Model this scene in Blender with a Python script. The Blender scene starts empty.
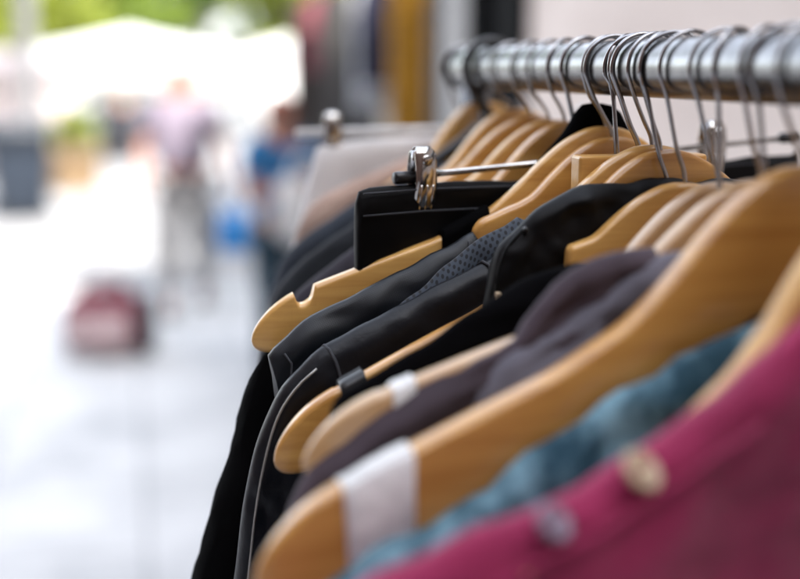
import bpy, bmesh, math, random
from mathutils import Vector, Matrix, Euler, noise

PI = math.pi
scene = bpy.context.scene
COL = scene.collection
rnd = random.Random(11)

# ------------------------------------------------------------------ camera
RZ = 1.60            # height of the rail (and of the lens)
XR = 0.305           # the rail runs along +Y at this x
cam_d = bpy.data.cameras.new("camera")
cam = bpy.data.objects.new("camera", cam_d)
COL.objects.link(cam)
cam_d.sensor_width = 36.0
cam_d.lens = 50.0
cam_d.clip_start = 0.02
cam_d.clip_end = 2000
cam.location = (0, 0, RZ)
cam.rotation_euler = (math.radians(90 - 11.275), 0, math.radians(-13.644))
cam_d.dof.use_dof = True
cam_d.dof.focus_distance = 0.675
cam_d.dof.aperture_fstop = 2.2
cam_d.dof.aperture_blades = 0
scene.camera = cam

# ------------------------------------------------------------------ daylight
SUN_AZ = math.radians(160)      # clockwise from +Y: behind the camera, a little to the right
SUN_EL = math.radians(37)
world = bpy.data.worlds.new("World")
scene.world = world
world.use_nodes = True
wn = world.node_tree
for n in list(wn.nodes):
    wn.nodes.remove(n)
w_out = wn.nodes.new("ShaderNodeOutputWorld")
w_bg = wn.nodes.new("ShaderNodeBackground")
w_sky = wn.nodes.new("ShaderNodeTexSky")
w_sky.sky_type = 'NISHITA'
w_sky.sun_disc = False
w_sky.sun_elevation = SUN_EL
w_sky.sun_rotation = SUN_AZ
w_sky.dust_density = 3.0
w_sky.air_density = 1.0
w_bg.inputs["Strength"].default_value = 0.15
w_hs = wn.nodes.new("ShaderNodeHueSaturation")     # thin high haze: a paler sky
w_hs.inputs["Saturation"].default_value = 0.38
wn.links.new(w_sky.outputs[0], w_hs.inputs["Color"])
wn.links.new(w_hs.outputs[0], w_bg.inputs["Color"])
wn.links.new(w_bg.outputs[0], w_out.inputs["Surface"])

sun_d = bpy.data.lights.new("sun", 'SUN')
sun = bpy.data.objects.new("sun", sun_d)
COL.objects.link(sun)
sun_d.energy = 2.0
sun_d.angle = math.radians(0.53)
sun_d.color = (1.0, 0.95, 0.87)
sdir = Vector((math.sin(SUN_AZ) * math.cos(SUN_EL), math.cos(SUN_AZ) * math.cos(SUN_EL), math.sin(SUN_EL)))
sun.rotation_euler = (-sdir).to_track_quat('-Z', 'Y').to_euler()
sun.location = sdir * 60

scene.render.engine = 'CYCLES'
scene.view_settings.view_transform = 'Standard'
scene.view_settings.look = 'None'
scene.view_settings.exposure = 2.95
scene.view_settings.gamma = 1.0
scene.view_settings.use_curve_mapping = False
try:
    scene.cycles.use_denoising = True
    scene.cycles.max_bounces = 8
    scene.cycles.sample_clamp_indirect = 8.0
except Exception:
    pass


# ------------------------------------------------------------------ materials
class Mat:
    def __init__(self, name, color, rough=0.6, metal=0.0, spec=0.5, sheen=0.0, coat=0.0):
        self.m = bpy.data.materials.new(name)
        self.m.use_nodes = True
        self.t = self.m.node_tree
        self.p = next(n for n in self.t.nodes if n.type == 'BSDF_PRINCIPLED')
        self.p.inputs["Base Color"].default_value = (*color, 1)
        self.p.inputs["Roughness"].default_value = rough
        self.p.inputs["Metallic"].default_value = metal
        self.p.inputs["Specular IOR Level"].default_value = spec
        if sheen:
            self.p.inputs["Sheen Weight"].default_value = sheen
            self.p.inputs["Sheen Roughness"].default_value = 0.45
        if coat:
            self.p.inputs["Coat Weight"].default_value = coat
            self.p.inputs["Coat Roughness"].default_value = 0.2

    def n(self, kind, **kw):
        nd = self.t.nodes.new(kind)
        for k, v in kw.items():
            if hasattr(nd, k):
                setattr(nd, k, v)
            else:
                nd.inputs[k].default_value = v
        return nd

    def link(self, a, b):
        self.t.links.new(a, b)

    def coords(self, kind, scale):
        tc = self.n("ShaderNodeTexCoord")
        mp = self.n("ShaderNodeMapping")
        mp.inputs["Scale"].default_value = scale
        self.link(tc.outputs[kind], mp.inputs["Vector"])
        return mp.outputs[0]

    def mottle(self, c1, c2, scale=(8, 8, 8), detail=4, kind="Object", lo=0.35, hi=0.65):
        v = self.coords(kind, scale)
        nz = self.n("ShaderNodeTexNoise", Scale=1.0, Detail=float(detail), Roughness=0.6)
        self.link(v, nz.inputs["Vector"])
        rp = self.n("ShaderNodeValToRGB")
        rp.color_ramp.elements[0].position = lo
        rp.color_ramp.elements[1].position = hi
        rp.color_ramp.elements[0].color = (*c1, 1)
        rp.color_ramp.elements[1].color = (*c2, 1)
        self.link(nz.outputs["Fac"], rp.inputs["Fac"])
        self.link(rp.outputs["Color"], self.p.inputs["Base Color"])
        return rp

    def bump(self, scale=(200, 200, 200), strength=0.3, dist=0.001, kind="Object", detail=3):
        v = self.coords(kind, scale)
        nz = self.n("ShaderNodeTexNoise", Scale=1.0, Detail=float(detail))
        self.link(v, nz.inputs["Vector"])
        b = self.n("ShaderNodeBump", Strength=strength, Distance=dist)
        self.link(nz.outputs["Fac"], b.inputs["Height"])
        self.link(b.outputs[0], self.p.inputs["Normal"])
        return b


def fabric(name, c, var=0.25, rough=0.85, sheen=0.25, spec=0.25, weave=2200, wstr=0.16):
    a = Mat(name, c, rough, spec=spec, sheen=sheen)
    a.mottle(tuple(x * (1 - var) for x in c), tuple(min(1, x * (1 + var)) for x in c), (14, 14, 9), 5)
    # woven thread relief on the cloth's own UV
    tc = a.n("ShaderNodeTexCoord")
    w1 = a.n("ShaderNodeTexWave", Scale=weave / 6.0, Distortion=0.6)
    w2 = a.n("ShaderNodeTexWave", Scale=weave / 6.0, Distortion=0.6)
    w2.bands_direction = 'Y'
    a.link(tc.outputs["UV"], w1.inputs["Vector"])
    a.link(tc.outputs["UV"], w2.inputs["Vector"])
    ad = a.n("ShaderNodeMath", operation='ADD')
    a.link(w1.outputs["Fac"], ad.inputs[0])
    a.link(w2.outputs["Fac"], ad.inputs[1])
    nz = a.n("ShaderNodeTexNoise", Scale=120.0, Detail=6.0, Roughness=0.65)
    a.link(tc.outputs["UV"], nz.inputs["Vector"])
    mx = a.n("ShaderNodeMath", operation='MULTIPLY_ADD')
    a.link(nz.outputs["Fac"], mx.inputs[0])
    mx.inputs[1].default_value = 3.0
    a.link(ad.outputs[0], mx.inputs[2])
    b = a.n("ShaderNodeBump", Strength=wstr, Distance=0.0006)
    a.link(mx.outputs[0], b.inputs["Height"])
    a.link(b.outputs[0], a.p.inputs["Normal"])
    return a.m


def wood(name, c1, c2, rough=0.33):
    a = Mat(name, c1, rough, spec=0.5, coat=0.5)
    oi = a.n("ShaderNodeObjectInfo")
    tc = a.n("ShaderNodeTexCoord")
    ad = a.n("ShaderNodeVectorMath", operation='ADD')
    sc = a.n("ShaderNodeVectorMath", operation='SCALE')
    sc.inputs["Scale"].default_value = 3.7
    a.link(oi.outputs["Location"], sc.inputs[0])
    a.link(tc.outputs["Object"], ad.inputs[0])
    a.link(sc.outputs[0], ad.inputs[1])
    mp = a.n("ShaderNodeMapping")
    mp.inputs["Scale"].default_value = (7, 90, 110)
    mp.inputs["Rotation"].default_value = (0, 0.42, 0)
    a.link(ad.outputs[0], mp.inputs["Vector"])
    nz = a.n("ShaderNodeTexNoise", Scale=1.0, Detail=6.0, Roughness=0.62, Distortion=0.5)
    a.link(mp.outputs[0], nz.inputs["Vector"])
    rp = a.n("ShaderNodeValToRGB")
    rp.color_ramp.elements[0].position = 0.3
    rp.color_ramp.elements[1].position = 0.68
    rp.color_ramp.elements[0].color = (*c2, 1)
    rp.color_ramp.elements[1].color = (*c1, 1)
    a.link(nz.outputs["Fac"], rp.inputs["Fac"])
    a.link(rp.outputs["Color"], a.p.inputs["Base Color"])
    b = a.n("ShaderNodeBump", Strength=0.12, Distance=0.0005)
    a.link(nz.outputs["Fac"], b.inputs["Height"])
    a.link(b.outputs[0], a.p.inputs["Normal"])
    return a.m


def plain(name, c, rough=0.5, metal=0.0, spec=0.5, var=0.12, sc=9, bump=0.0):
    a = Mat(name, c, rough, metal, spec)
    a.mottle(tuple(x * (1 - var) for x in c), tuple(min(1, x * (1 + var)) for x in c), (sc, sc, sc), 4)
    if bump:
        a.bump((sc * 25,) * 3, bump, 0.001)
    return a.m


M = {}
M['wood'] = wood("pale_beech", (0.72, 0.42, 0.125), (0.52, 0.26, 0.064))
M['wood_b'] = wood("warm_beech", (0.63, 0.335, 0.088), (0.43, 0.195, 0.043))
M['wood_c'] = wood("light_maple", (0.60, 0.39, 0.20), (0.48, 0.28, 0.13))
M['chrome'] = plain("chrome_steel", (0.17, 0.17, 0.173), 0.27, 1.0, var=0.2, sc=40)
M['wire'] = plain("hook_wire", (0.36, 0.355, 0.36), 0.22, 1.0, var=0.15, sc=60)
M['clip'] = plain("clip_steel", (0.55, 0.53, 0.50), 0.14, 1.0, var=0.2, sc=60)
M['black_plastic'] = plain("black_plastic", (0.012, 0.012, 0.013), 0.35)
M['white_tape'] = plain("white_tape", (0.74, 0.74, 0.73), 0.5, var=0.14, sc=70, bump=0.3)
M['black_cloth'] = fabric("black_cloth", (0.0025, 0.0025, 0.003), rough=0.85, sheen=0.0, spec=0.03)
M['jacket_cloth'] = fabric("black_twill", (0.003, 0.003, 0.0036), rough=0.45, sheen=0.0, spec=0.16)
M['coat_cloth'] = fabric("black_coat_cloth", (0.002, 0.002, 0.0022), rough=0.85, sheen=0.0, spec=0.02)
M['trouser'] = fabric("black_trouser_cloth", (0.0025, 0.0025, 0.003), rough=0.5, sheen=0.0, spec=0.12, weave=2600, wstr=0.15)
M['navy'] = fabric("navy_jersey", (0.004, 0.0065, 0.010), rough=0.42, sheen=0.02, spec=0.42)
M['leather'] = Mat("dark_leather", (0.026, 0.03, 0.043), 0.42, spec=0.30)
M['leather'].mottle((0.003, 0.0035, 0.0055), (0.007, 0.0085, 0.0125), (20, 20, 20), 5)
M['leather'].bump((230, 230, 230), 0.4, 0.0008, "Object", 6)
M['leather'] = M['leather'].m
M['plum'] = fabric("plum_brown_jersey", (0.062, 0.046, 0.058), rough=0.85, sheen=0.15)
M['grey'] = fabric("slate_jersey", (0.135, 0.13, 0.16), rough=0.85, sheen=0.2)
M['denim'] = fabric("teal_denim", (0.065, 0.175, 0.24), var=0.8, rough=0.8, sheen=0.2)
for _n in M['denim'].node_tree.nodes:      # faded patches
    if _n.type == 'VALTORGB':
        _n.color_ramp.elements[0].position, _n.color_ramp.elements[1].position = .42, .62
        _n.color_ramp.elements[0].color = (0.018, 0.062, 0.095, 1)
        _n.color_ramp.elements[1].color = (0.20, 0.37, 0.46, 1)
    if _n.type == 'MAPPING':
        _n.inputs["Scale"].default_value = (34, 34, 22)
M['magenta'] = fabric("magenta_cloth", (0.33, 0.020, 0.088), var=0.2, rough=0.75, sheen=0.2, weave=1500, wstr=0.6)
M['beige'] = fabric("beige_cloth", (0.42, 0.30, 0.245), sheen=0.2)
M['white_cloth'] = fabric("white_cloth", (0.74, 0.73, 0.73), var=0.06, sheen=0.2)
M['blue_grey'] = fabric("blue_grey_cloth", (0.03, 0.038, 0.052), sheen=0.15)
M['dark_grey'] = fabric("dark_grey_cloth", (0.015, 0.018, 0.023), sheen=0.15)
M['grey_plum'] = fabric("grey_plum_cloth", (0.035, 0.032, 0.043), sheen=0.15)
M['zip'] = plain("zip_piping", (0.34, 0.33, 0.31), 0.4, 0.4)
M['seam'] = plain("seam_thread", (0.025, 0.027, 0.033), 0.7)
M['cream'] = plain("cream_button", (0.55, 0.42, 0.27), 0.35)
M['grey_button'] = plain("grey_button", (0.24, 0.20, 0.26), 0.35)


def dotted():
    a = Mat("dotted_cloth", (0.1, 0.13, 0.18), 0.75, spec=0.3, sheen=0.25)
    tc = a.n("ShaderNodeTexCoord")
    mp = a.n("ShaderNodeMapping")
    mp.inputs["Scale"].default_value = (290, 290, 1)
    mp.inputs["Rotation"].default_value = (0, 0, 0.785)
    a.link(tc.outputs["UV"], mp.inputs["Vector"])
    fr = a.n("ShaderNodeVectorMath", operation='FRACTION')
    a.link(mp.outputs[0], fr.inputs[0])
    sb = a.n("ShaderNodeVectorMath", operation='SUBTRACT')
    sb.inputs[1].default_value = (0.5, 0.5, 0)
    a.link(fr.outputs[0], sb.inputs[0])
    ml = a.n("ShaderNodeVectorMath", operation='MULTIPLY')
    ml.inputs[1].default_value = (1, 1, 0)
    a.link(sb.outputs[0], ml.inputs[0])
    ln = a.n("ShaderNodeVectorMath", operation='LENGTH')
    a.link(ml.outputs[0], ln.inputs[0])
    rp = a.n("ShaderNodeValToRGB")
    rp.color_ramp.elements[0].position = 0.27
    rp.color_ramp.elements[1].position = 0.34
    rp.color_ramp.elements[0].color = (0.006, 0.007, 0.010, 1)
    rp.color_ramp.elements[1].color = (0.036, 0.047, 0.064, 1)
    a.link(ln.outputs["Value"], rp.inputs["Fac"])
    a.link(rp.outputs["Color"], a.p.inputs["Base Color"])
    return a.m


M['dotted'] = dotted()


# ------------------------------------------------------------------ mesh helpers
def finish(name, verts, faces, mat, parent=None, smooth=True, uvs=None):
    me = bpy.data.meshes.new(name)
    me.from_pydata([tuple(v) for v in verts], [], faces)
    if uvs is not None:
        lay = me.uv_layers.new(name="UVMap")
        for lp in me.loops:
            lay.data[lp.index].uv = uvs[lp.vertex_index]
    if smooth:
        me.polygons.foreach_set("use_smooth", [True] * len(me.polygons))
    me.validate()
    bm = bmesh.new()
    bm.from_mesh(me)
    bmesh.ops.recalc_face_normals(bm, faces=bm.faces)
    bm.to_mesh(me)
    bm.free()
    me.materials.append(mat)
    o = bpy.data.objects.new(name, me)
    COL.objects.link(o)
    if parent is not None:
        o.parent = parent
    return o


def tag(o, label=None, cat=None, group=None, kind=None):
    if label:
        o["label"] = label
    if cat:
        o["category"] = cat
    if group:
        o["group"] = group
    if kind:
        o["kind"] = kind
    return o


def empty(name, loc, rz=0.0, label=None, cat=None, group=None):
    o = bpy.data.objects.new(name, None)
    COL.objects.link(o)
    o.empty_display_size = 0.05
    o.location = loc
    o.rotation_euler = (0, 0, rz)
    return tag(o, label, cat, group)


class Geo:
    """collects shapes that become ONE mesh"""
    def __init__(self):
        self.v, self.f = [], []

    def add(self, vs, fs):
        b = len(self.v)
        self.v += [Vector(p) for p in vs]
        self.f += [tuple(b + i for i in q) for q in fs]
        return self

    def box(self, x0, x1, y0, y1, z0, z1):
        vs = [(x, y, z) for z in (z0, z1) for y in (y0, y1) for x in (x0, x1)]
        return self.add(vs, [(0, 2, 3, 1), (4, 5, 7, 6), (0, 1, 5, 4), (2, 6, 7, 3), (0, 4, 6, 2), (1, 3, 7, 5)])

    def tube(self, pts, r, n=10, caps=True, flat=1.0):
        pts = [Vector(p) for p in pts]
        rs = r if isinstance(r, (list, tuple)) else [r] * len(pts)
        rings = []
        up = None
        for i, p in enumerate(pts):
            d = (pts[min(i + 1, len(pts) - 1)] - pts[max(i - 1, 0)]).normalized()
            if up is None:
                up = d.orthogonal().normalized()
            up = (up - d * up.dot(d))
            up = up.normalized() if up.length > 1e-6 else d.orthogonal().normalized()
            sd = d.cross(up)
            rings.append([p + (up * math.cos(a) + sd * math.sin(a) * flat) * rs[i]
                          for a in [2 * PI * k / n for k in range(n)]])
        return self.loft(rings, caps)

    def loft(self, rings, caps=True):
        n = len(rings[0])
        vs = [p for r in rings for p in r]
        fs = []
        for i in range(len(rings) - 1):
            for k in range(n):
                a, b = i * n + k, i * n + (k + 1) % n
                fs.append((a, b, b + n, a + n))
        if caps:
            fs.append(tuple(range(n - 1, -1, -1)))
            fs.append(tuple((len(rings) - 1) * n + k for k in range(n)))
        return self.add(vs, fs)

    def ball(self, c, rx, ry=None, rz=None, nu=16, nv=10):
        ry = ry or rx
        rz = rz or rx
        c = Vector(c)
        rings = []
        for j in range(1, nv):
            t = PI * j / nv
            rings.append([c + Vector((rx * math.sin(t) * math.cos(2 * PI * k / nu),
                                      ry * math.sin(t) * math.sin(2 * PI * k / nu), rz * math.cos(t))) for k in range(nu)])
        return self.loft(rings)

    def build(self, name, mat, parent=None, smooth=True, bevel=0.0, seg=2):
        o = finish(name, self.v, self.f, mat, parent, smooth)
        if bevel:
            md = o.modifiers.new("edge", 'BEVEL')
            md.width = bevel
            md.segments = seg
            md.limit_method = 'ANGLE'
            md.angle_limit = math.radians(40)
            md.harden_normals = True
        return o


def spline(pts, n):
    """Catmull-Rom through pts (tuples of any length), n samples evenly spaced by arc length"""
    P = [Vector(p) for p in pts]
    P = [P[0] * 2 - P[1]] + P + [P[-1] * 2 - P[-2]]
    dense = []
    for i in range(1, len(P) - 2):
        a, b, c, d = P[i - 1], P[i], P[i + 1], P[i + 2]
        for k in range(16):
            t = k / 16
            dense.append(0.5 * ((2 * b) + (c - a) * t + (2 * a - 5 * b + 4 * c - d) * t * t + (3 * b - a - 3 * c + d) * t ** 3))
    dense.append(P[-2].copy())
    L = [0.0]
    for i in range(1, len(dense)):
        L.append(L[-1] + (dense[i] - dense[i - 1]).length)
    out, j = [], 0
    for k in range(n):
        s = L[-1] * k / (n - 1)
        while j < len(L) - 2 and L[j + 1] < s:
            j += 1
        w = (s - L[j]) / max(1e-9, L[j + 1] - L[j])
        out.append(dense[j].lerp(dense[j + 1], min(1, max(0, w))))
    return out, L[-1]


def smooth01(x):
    x = min(1.0, max(0.0, x))
    return x * x * (3 - 2 * x)


# ------------------------------------------------------------------ ground
def paving():
    a = Mat("pale_paving", (0.4, 0.41, 0.42), 0.75, spec=0.35)
    v = a.coords("Object", (1, 1, 1))
    br = a.n("ShaderNodeTexBrick", Scale=1.0)
    br.inputs["Color1"].default_value = (0.50, 0.505, 0.505, 1)
    br.inputs["Color2"].default_value = (0.56, 0.565, 0.565, 1)
    br.inputs["Mortar"].default_value = (0.36, 0.365, 0.37, 1)
    br.inputs["Mortar Size"].default_value = 0.012
    br.inputs["Brick Width"].default_value = 0.9
    br.inputs["Row Height"].default_value = 0.6
    rot = a.n("ShaderNodeMapping")
    rot.inputs["Rotation"].default_value = (0, 0, PI / 2)
    a.link(v, rot.inputs["Vector"])
    a.link(rot.outputs[0], br.inputs["Vector"])
    nz = a.n("ShaderNodeTexNoise", Scale=1.7, Detail=7.0, Roughness=0.65)
    a.link(v, nz.inputs["Vector"])
    rp = a.n("ShaderNodeValToRGB")
    rp.color_ramp.elements[0].color = (0.62, 0.63, 0.65, 1)
    rp.color_ramp.elements[1].color = (1.1, 1.1, 1.1, 1)
    rp.color_ramp.elements[0].position = 0.3
    rp.color_ramp.elements[1].position = 0.7
    a.link(nz.outputs["Fac"], rp.inputs["Fac"])
    mx = a.n("ShaderNodeMix", data_type='RGBA', blend_type='MULTIPLY')
    mx.inputs["Factor"].default_value = 1.0
    a.link(br.outputs["Color"], mx.inputs["A"])
    a.link(rp.outputs["Color"], mx.inputs["B"])
    a.link(mx.outputs["Result"], a.p.inputs["Base Color"])
    b = a.n("ShaderNodeBump", Strength=0.25, Distance=0.004)
    a.link(br.outputs["Fac"], b.inputs["Height"])
    b.invert = True
    a.link(b.outputs[0], a.p.inputs["Normal"])
    return a.m


g = finish("pavement", [(-500, -300, 0), (500, -300, 0), (500, 900, 0), (-500, 900, 0)], [(0, 1, 2, 3)], paving(), smooth=False)
tag(g, kind="structure")
_st = Mat("dimmed_sunlit_paving", (0.2, 0.2, 0.205), 0.8, spec=0.3)  # sunlit paving given a darker colour to tone down the overexposed sunlight
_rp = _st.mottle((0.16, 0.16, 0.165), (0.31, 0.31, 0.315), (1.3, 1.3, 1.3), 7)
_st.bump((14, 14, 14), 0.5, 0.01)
g2 = finish("street", [(-120, 8.3, 0.004), (120, 8.3, 0.004), (120, 700, 0.004), (-120, 700, 0.004)], [(0, 1, 2, 3)], _st.m, smooth=False)  # darker sheet over the sunlit ground only, starting near the shadow edge
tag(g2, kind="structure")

# ------------------------------------------------------------------ shop building on the right
M['render'] = Mat("pale_pink_cladding", (0.72, 0.64, 0.60), 0.8, spec=0.3)
M['render'].mottle((0.69, 0.595, 0.54), (0.79, 0.695, 0.635), (1.5, 1.5, 5), 5)
_w = M['render']
_v = _w.coords("Object", (1, 1, 2.2))
_wv = _w.n("ShaderNodeTexWave", Scale=1.0, Distortion=0.0)
_wv.bands_direction = 'Z'
_wv.wave_profile = 'SAW'
_w.link(_v, _wv.inputs["Vector"])
_b = _w.n("ShaderNodeBump", Strength=0.7, Distance=0.02)
_w.link(_wv.outputs["Fac"], _b.inputs["Height"])
_w.link(_b.outputs[0], _w.p.inputs["Normal"])
M['render'] = _w.m
M['pale_stone'] = plain("pale_stone", (0.36, 0.35, 0.34), 0.8, bump=0.2)
M['brick'] = plain("light_blocker_brick", (0.10, 0.055, 0.04), 0.85, bump=0.3, var=.3)  # dark finish of the two unseen light-blocking masses
M['black_frame'] = plain("black_frame", (0.006, 0.006, 0.0065), 0.8, spec=0.08)
M['roof'] = plain("roof_felt", (0.10, 0.10, 0.105), 0.9)
_gl = Mat("shop_glass", (0.03, 0.035, 0.04), 0.05, spec=0.6)
M['glass'] = _gl.m
M['taupe'] = plain("taupe_render", (0.30, 0.27, 0.24), 0.85, bump=0.2, sc=5)

WX = 1.5
b1 = empty("shop_building", (WX, 0, 0), 0, "low shop building clad in pale pink boards with a black doorway", "building")
b1.location = (WX, 0, 0)
Geo().box(0, 9, -5.9, 4.10, 0, 3.2).build("wall", M['render'], b1, smooth=False)
Geo().box(-0.15, 9.1, -5.9, 4.82, 3.2, 3.36).build("roof", M['roof'], b1, smooth=False)
dr = Geo().box(-0.04, 0.2, 4.103, 4.21, 0, 3.0).box(-0.04, 0.2, 4.69, 4.797, 0, 3.0).box(-0.04, 0.2, 4.21, 4.69, 2.86, 3.0) \
    .box(-0.03, 0.2, 4.21, 4.69, 2.1, 2.17).build("door", M['black_frame'], b1, smooth=False, bevel=0.006)
Geo().box(0.03, 0.07, 4.21, 4.69, 0.05, 2.86).build("door_panel", M['black_frame'], dr, smooth=False)
Geo().tube([(-0.09, 4.27, 0.9), (-0.09, 4.27, 1.35)], 0.014).build("handle", M['chrome'], dr)
Geo().box(-0.03, 9, 4.825, 5.22, 0, 3.3).build("pilaster", M['pale_stone'], b1, smooth=False, bevel=.01)
b3 = empty("unseen_back_blocker", (-14, -6, 0), 0, "unseen dark brick block added behind the camera to cut sky light and cast shade", "building")
Geo().box(0, 26, -10, 0, 0, 11.2).build("wall", M['brick'], b3, smooth=False)  # added out of view: darkens camera-facing sides, height set for the shade edge
b4 = empty("unseen_side_blocker", (-5.2, -5.9, 0), 0, "unseen brick block added out of view on the left to cut side sky light", "building")
Geo().box(-8, 0, 0, 12.0, 0, 9.5).build("wall", M['brick'], b4, smooth=False)  # added out of view so less sky light arrives from the left
b2 = empty("low_shop", (2.5, 0, 0), 0, "single storey taupe shop with a flat roof behind the second clothes rack", "building")
Geo().box(0, 8, 5.23, 12.5, 0, 3.15).build("wall", M['taupe'], b2, smooth=False)
Geo().box(-0.3, 8.1, 5.24, 12.7, 3.15, 3.35).build("roof", M['roof'], b2, smooth=False)
wn_ = Geo().box(-.03, .02, 6.6, 8.8, .6, 2.5).build("window", M['black_frame'], b2, smooth=False, bevel=.004)
Geo().box(-.036, -.031, 6.68, 8.72, .68, 2.42).build("pane", M['glass'], wn_, smooth=False)

# ------------------------------------------------------------------ clothes rail in front
rail = empty("clothes_rack", (XR, 0, 0), 0, "chrome clothes rack whose thick rail carries all the wooden hangers", "rack")
Geo().tube([(0, -0.75, RZ), (0, 1.000, RZ)], 0.0175, 40).build("rail", M['chrome'], rail, bevel=0.001)
cp = Geo().tube([(0, 1.0005, RZ), (0, 1.012, RZ), (0, 1.018, RZ)], [0.0195, 0.0195, 0.014], 28)
Geo().tube([(0, -0.7505, RZ), (0, -0.762, RZ)], 0.0195, 28).build("end_cap", M['black_plastic'], rail)
cp.build("end_cap", M['black_plastic'], rail)
for y in (0.968, -0.70):
    Geo().tube([(0, y, 0.10), (0, y, RZ - 0.0165)], 0.014, 20).build("post", M['chrome'], rail)
    ft = Geo().box(-0.27, 0.27, y - 0.018, y + 0.018, 0.085, 0.118).build("foot", M['chrome'], rail, smooth=False, bevel=0.004)
    for sx in (-0.24, 0.24):
        ca = Geo()
        ca.tube([(sx - 0.012, y, 0.036), (sx + 0.012, y, 0.036)], 0.035, 20)
        ca.tube([(sx, y, 0.06), (sx, y, 0.085)], 0.008, 10)
        ca.build("caster", M['black_plastic'], ft)
Geo().box(-0.012, 0.012, -0.68, 0.948, 0.09, 0.112).build("crossbar", M['chrome'], rail, smooth=False, bevel=0.003)

# ------------------------------------------------------------------ wooden hangers
TOP = [(0, 0), (.012, -.001), (.029, -.010), (.045, -.024), (.06, -.040), (.08, -.057), (.111, -.073), (.15, -.087),
       (.195, -.104), (.212, -.1125), (.224, -.1225), (.2315, -.138)]
BOT = [(0, -.054), (.02, -.058), (.05, -.076), (.08, -.097), (.111, -.110), (.15, -.123), (.195, -.141), (.212, -.147),
       (.224, -.1485), (.2315, -.1405)]


def interp(tab, x):
    for (a, za), (b, zb) in zip(tab, tab[1:]):
        if x <= b:
            return za + (zb - za) * (x - a) / (b - a)
    return tab[-1][1]


def sm_interp(tab, x, h=0.006):
    if x > 0.196:                      # the rounded tip
        q = min(1.0, (x - 0.196) / 0.0355)
        mid = -0.1222 - 0.0130 * q - 0.003 * q * q
        half = 0.0182 * math.sqrt(max(0.0008, 1 - q ** 2.3))
        return mid + half if tab is TOP else mid - half
    return sum(interp(tab, min(0.2315, abs(x + h * k / 2))) for k in (-2, -1, 0, 1, 2)) / 5


def shoulder_bar(sc, roll, reach, notch, thick, bow=0.0):
    us = []
    n = 130
    for i in range(-n, n + 1):
        w = i / n
        us.append(math.copysign(0.2315 * (1 - (1 - abs(w)) ** 1.7), w))
    rings = []
    c, s = math.cos(roll), math.sin(roll)
    k = (reach / sc - .05) / (.2315 - .05) if reach else 1.0
    for u in us:
        a = abs(u)
        zt, zb = sm_interp(TOP, a), sm_interp(BOT, a)
        if notch:
            d = abs(a - 0.1985) / 0.0058
            if d < 1.0:
                zt -= 0.0095 * math.sqrt(1 - d * d) ** 0.7
        x = u if a < .05 else math.copysign(.05 + (a - .05) * k, u)
        if k != 1 and a >= .05:
            zt = interp(TOP, .05) + (zt - interp(TOP, .05)) * k
            zb = zt - (interp(TOP, a) - interp(BOT, a)) * 0.9
        h = zt - zb
        T = thick * (1.0 if a < 0.2 else math.sqrt(max(0.05, 1 - ((min(a, .2315) - 0.2) / 0.0325) ** 2)))
        r = min(0.0036, T * 0.49, h * 0.49)
        ring = []
        for (sy, sz, a0) in ((1, 1, 0), (-1, 1, 1), (-1, -1, 2), (1, -1, 3)):
            cy, cz = sy * (T / 2 - r), (zt - r) if sz > 0 else (zb + r)
            for q in range(5):
                an = (a0 + q / 4) * PI / 2
                ring.append((cy + r * math.cos(an), cz + r * math.sin(an)))
        by = bow * (a / 0.23) ** 2
        rings.append([Vector(((x * c + z * s) * sc, y + by, (-x * s + z * c) * sc)) for y, z in ring])
    return rings


def hook_path(drop, rr=0.0200, lean=0.0):
    pts = []
    for i in range(0, 33):
        a = math.radians(-35 + (192 + 35) * i / 32)
        pts.append(Vector((-rr * math.cos(a), 0.0, rr * math.sin(a))))
    q = rr / 0.02
    # the bend lies on the aisle side of the rail and sweeps down to the neck
    tail, _ = spline([pts[-1], Vector((0.0142 * q, 0, -0.0170 * q)), Vector((0.0072 * q, 0, min(-0.0245 * q, drop * .68))),
                      Vector((0.0016, 0, drop * .9)), Vector((0, 0, drop - 0.004))], 20)
    return pts[:-1] + tail


def hanger(label, s, yaw, roll, drop, sc, mat='wood', reach=None, notch=True, thick=0.0115, bow=0.0, hr=0.0013, hrr=0.0200, swing=0.0):
    o = empty("wooden_hanger", (XR, s, RZ), PI - yaw, label, "hanger", "wooden hangers on the rail")
    bar = Geo().loft(shoulder_bar(sc, roll, reach, notch, thick, bow)).build("shoulder_bar", M[mat], o)
    for v in bar.data.vertices:
        v.co.z += drop
    hk = Geo().tube(hook_path(drop, hrr), hr, 10).build("hook", M['wire'], o)
    hk.rotation_euler = (0, 0, swing)
    return o


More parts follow.
